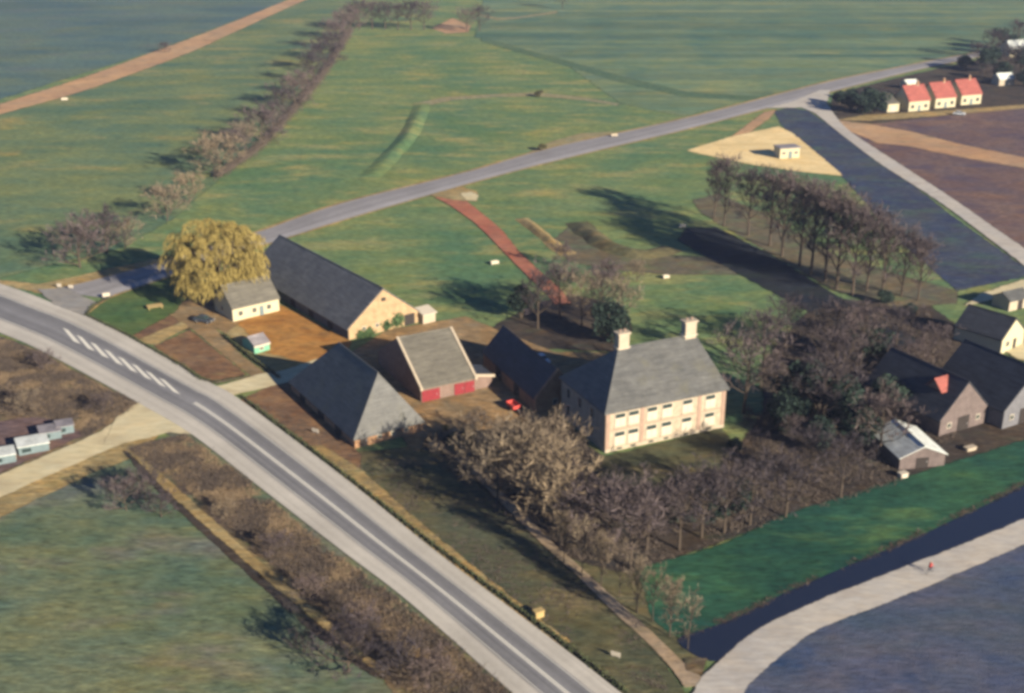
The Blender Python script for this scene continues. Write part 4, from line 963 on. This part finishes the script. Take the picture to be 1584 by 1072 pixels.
# ------------------------------------------------------------------ vehicles and small things
def car(px, py, rz, body, label, cat='car', sc=1.0):
    o = empty('parked_car', G(px, py, .18), rz); o.scale = (sc,)*3; tag(o, label, cat)
    b = MB().prof([(-2.05,.32),(2.0,.32),(2.1,.6),(1.95,.82),(.95,.92),(-1.7,.95),(-2.1,.85),(-2.12,.5)], -.8, .8).build('body', M[body], o)
    MB().prof([(.95,.92),(.35,1.38),(-1.1,1.4),(-1.75,.95)], -.68, .68).build('window_band', M['glass'], o)
    MB().prof([(.36,1.38),(.3,1.43),(-1.05,1.45),(-1.12,1.4)], -.66, .66).build('roof', M[body], o)
    for x in (-1.3, 1.3):
        for s in (-1, 1):
            w_ = MB().tube([(x, s*.62, .31), (x, s*.84, .31)], .31, 12).build('wheel', M['rubber'], o); MB().tube([(x, s*.80, .31), (x, s*.86, .31)], .17, 10).build('rim', M['metal'], w_)
    for s in (-1, 1): MB().box((2.06, s*.55, .66), (.08, .3, .16)).build('headlight', M['white'], o)
    return o
car(316, 498, R(-20), 'carpaint', 'dark parked car on the yard beside the white cottage')
car(838, 560, R(-62), 'carlight', 'pale parked car in the shaded court beside the farmhouse')
car(1484, 178, R(-25), 'carlight', 'pale parked car on the lane before the red roofed houses')
# red farm trailer by the stable
o = empty('red_trailer', G(794, 634), R(-60)); tag(o, 'small red farm trailer beside the shaded stable wall', 'trailer')
b = MB().box((0, 0, .75), (2.6, 1.5, .14)); 
for c, d in (((0, .72, 1.05), (2.6, .06, .5)), ((0, -.72, 1.05), (2.6, .06, .5)), ((1.27, 0, 1.05), (.06, 1.38, .5)), ((-1.27, 0, 1.05), (.06, 1.38, .5))): b.box(c, d)
b.build('body', M['redpaint'], o); MB().tube([(1.3, 0, .7), (2.5, 0, .45)], .05, 6).build('drawbar', M['metal'], o)
for s in (-1, 1): MB().tube([(-.1, s*.7, .36), (-.1, s*.92, .36)], .36, 12).build('wheel', M['rubber'], o)
# bins, boxes and troughs
def trough(px, py, rz, label, l=2.6, w_=1., h_=.7, mat='white', z=0):
    o = empty('water_trough', G(px, py, z), rz); o.scale = (.75,)*3; tag(o, label, 'trough')
    b = MB().box((0, 0, .36), (l, w_, .12))
    for s in (-1, 1): b.box((0, s*(w_/2-.05), .42+h_/2), (l, .1, h_)); b.box((s*(l/2-.05), 0, .42+h_/2), (.1, w_-.2, h_))
    b.build('basin', M[mat], o)
    for x in (-1, 1):
        for y in (-1, 1): MB().box((x*(l/2-.15), y*(w_/2-.15), .15), (.14, .14, .3)).build('leg', M['metal'], o)
    return o
trough(100, 155, .3, 'white water trough on the grass below the tan track', 3.2, 1.6)
trough(765, 409, .5, 'white water trough on the pasture left of the brick drive', 2.6, 1.)
trough(1030, 431, .4, 'pale water trough on the grass right of the bare pit', 2., .9)
trough(1056, 352, .2, 'white water trough in the shade of the tall tree row', 2.2, 1.)
trough(950, 211, .3, 'pale trough at the verge of the upper road', 3., .9, mat='stone', z=.15)
def cabinet(px, py, rz, d, mat, label, name='utility_box', cat='box'):
    o = empty(name, G(px, py), rz); tag(o, label, cat); x, y, z = d
    MB().box((0, 0, z/2), d).build('body', M[mat], o); MB().box((0, 0, z+.06), (x+.14, y+.14, .12)).build('lid', M[mat], o)
    MB().box((0, -y/2-.02, z*.5), (x*.8, .06, z*.75)).build('door', M[mat], o); return o
cabinet(833, 954, R(30), (1.2, .8, .9), 'wood_pale', 'cream box standing on the rough grass beside the main road')
cabinet(1500, 696, R(25), (1.9, .9, .5), 'stone', 'pale low box on the ground right of the white roofed shed')
cabinet(1396, 738, R(25), (1.3, .9, .7), 'white', 'pale box at the wood edge below the white roofed shed')
def board(px, py, rz, w_, h_, lift, label, name='sign_board', mat='white', z=0.):
    o = empty(name, G(px, py, z), rz); tag(o, label, 'sign')
    MB().box((0, 0, lift+h_/2), (w_, .08, h_), bev=0).build('board', M[mat], o)
    for s in (-1, 1): MB().tube([(s*w_*.35, .08, 0), (s*w_*.35, .08, lift+h_*.8)], .04, 6).build('post', M['metal'], o)
    return o
board(165, 462, R(20), 1.5, .8, .5, 'white sign board on two posts at the junction mouth', z=.1)
board(488, 671, R(-30), 1.3, .6, .35, 'white sign board on the brown verge before the hipped barn')
board(952, 1018, R(-25), 1.2, .6, .3, 'white sign board in the rough grass near the bottom edge')
board(110, 448, R(-10), 1.1, .7, .4, 'small white sign board at the upper verge of the junction', z=.1)
board(92, 446, R(-10), 1.0, .7, .4, 'small white sign board leftmost on the junction verge', z=.1)
# platform on the lawn
o = empty('garden_table', G(240, 477), R(25)); tag(o, 'pale wooden garden table standing on the green farm lawn', 'table')
for k in range(5): MB().box((0, -.9+.45*k, .62), (3.2, .4, .07)).build('plank', M['wood_pale'], o)
for x in (-1.3, 1.3):
    for y in (-.75, .75): MB().box((x, y, .29), (.12, .12, .58)).build('leg', M['wood_pale'], o)
# the cyclist on the lower road
cp = G(1438, 886, .185); crz = math.atan2(G(1500, 858).y-G(1438, 886).y, G(1500, 858).x-G(1438, 886).x)
bk = empty('bicycle', cp, crz); tag(bk, 'bicycle ridden along the pale lower road', 'bicycle')
for x in (-.52, .52):
    b = MB(); ring = [(x+.33*math.cos(t), 0, .34+.33*math.sin(t)) for t in np.linspace(0, 2*math.pi, 17)]; b.tube(ring, .022, 5)
    wh = b.build('wheel', M['rubber'], bk); s_ = MB()
    for k in range(4): t = k*math.pi/4; s_.tube([(x-.32*math.cos(t), 0, .34-.32*math.sin(t)), (x+.32*math.cos(t), 0, .34+.32*math.sin(t))], .006, 3)
    s_.build('spokes', M['metal'], wh)
b = MB(); A0, B0, C0, D0 = (-.52,0,.34), (-.08,0,.30), (-.2,0,.88), (.36,0,.86)
for P in ((A0,B0),(A0,C0),(B0,C0),(B0,D0),(C0,D0),(D0,(.52,0,.34))): b.tube(P, .022, 6)
b.build('frame', M['navy'], bk); MB().box((-.22, 0, .95), (.26, .15, .07)).build('saddle', M['rubber'], bk)
MB().tube([(.36,0,.86),(.34,0,1.04),(.3,.26,1.06)], .016, 5).tube([(.34,0,1.04),(.3,-.26,1.06)], .016, 5).build('handlebar', M['metal'], bk)
pe = empty('person', cp, crz); tag(pe, 'person in a red coat riding a bicycle on the lower road', 'person')
V = [(-.2,0,1.0),(-.12,0,1.25),(0,0,1.48),(.05,0,1.58),(.08,0,1.72),(.0,.17,1.45),(.0,-.17,1.45),(.12,.22,1.22),(.12,-.22,1.22),(.3,.24,1.1),(.3,-.24,1.1),(-.18,.1,.96),(-.18,-.1,.96),(.16,.12,.82),(.2,-.12,.95),(-.02,.12,.42),(.02,-.12,.58),(.1,.12,.36),(.14,-.12,.52)]
E_ = [(0,1),(1,2),(2,3),(3,4),(2,5),(2,6),(5,7),(6,8),(7,9),(8,10),(0,11),(0,12),(11,13),(12,14),(13,15),(14,16),(15,17),(16,18)]
rad = [.15,.16,.15,.06,.11,.075,.075,.055,.055,.04,.04,.1,.1,.075,.075,.05,.05,.045,.045]
me = bpy.data.meshes.new('body'); me.from_pydata(V, E_, []); bo = bpy.data.objects.new('body', me); COL.objects.link(bo); bo.parent = pe
me.materials.append(M['redcoat']); me.materials.append(M['navy']); me.materials.append(M['skin'])
md = bo.modifiers.new('skin', 'SKIN'); me.skin_vertices[0].data[0].use_root = True
for v_, r_ in zip(me.skin_vertices[0].data, rad): v_.radius = (r_, r_)
bo.modifiers.new('sub', 'SUBSURF').levels = 1
dg = bpy.context.evaluated_depsgraph_get(); em = bpy.data.meshes.new_from_object(bo.evaluated_get(dg)); bo.modifiers.clear(); bo.data = em
em.materials.clear(); [em.materials.append(M[k]) for k in ('redcoat', 'navy', 'skin')]
for pl in em.polygons: pl.material_index = 2 if pl.center.z > 1.56 else (1 if pl.center.z < .98 else 0)

# ------------------------------------------------------------------ the air
hz = MB().box((0, 720, 47.5), (1840, 1600, 97)).build('haze', None); tag(hz, kind='stuff')
hm = bpy.data.materials.new('haze'); hm.use_nodes = True; ht = hm.node_tree; ht.nodes.clear()
ho = ht.nodes.new('ShaderNodeOutputMaterial'); hv = ht.nodes.new('ShaderNodeVolumePrincipled')
hv.inputs['Density'].default_value = .0001; hv.inputs['Color'].default_value = (.60, .69, 1, 1); hv.inputs['Anisotropy'].default_value = .1
ht.links.new(hv.outputs[0], ho.inputs['Volume']); hz.data.materials.append(hm)
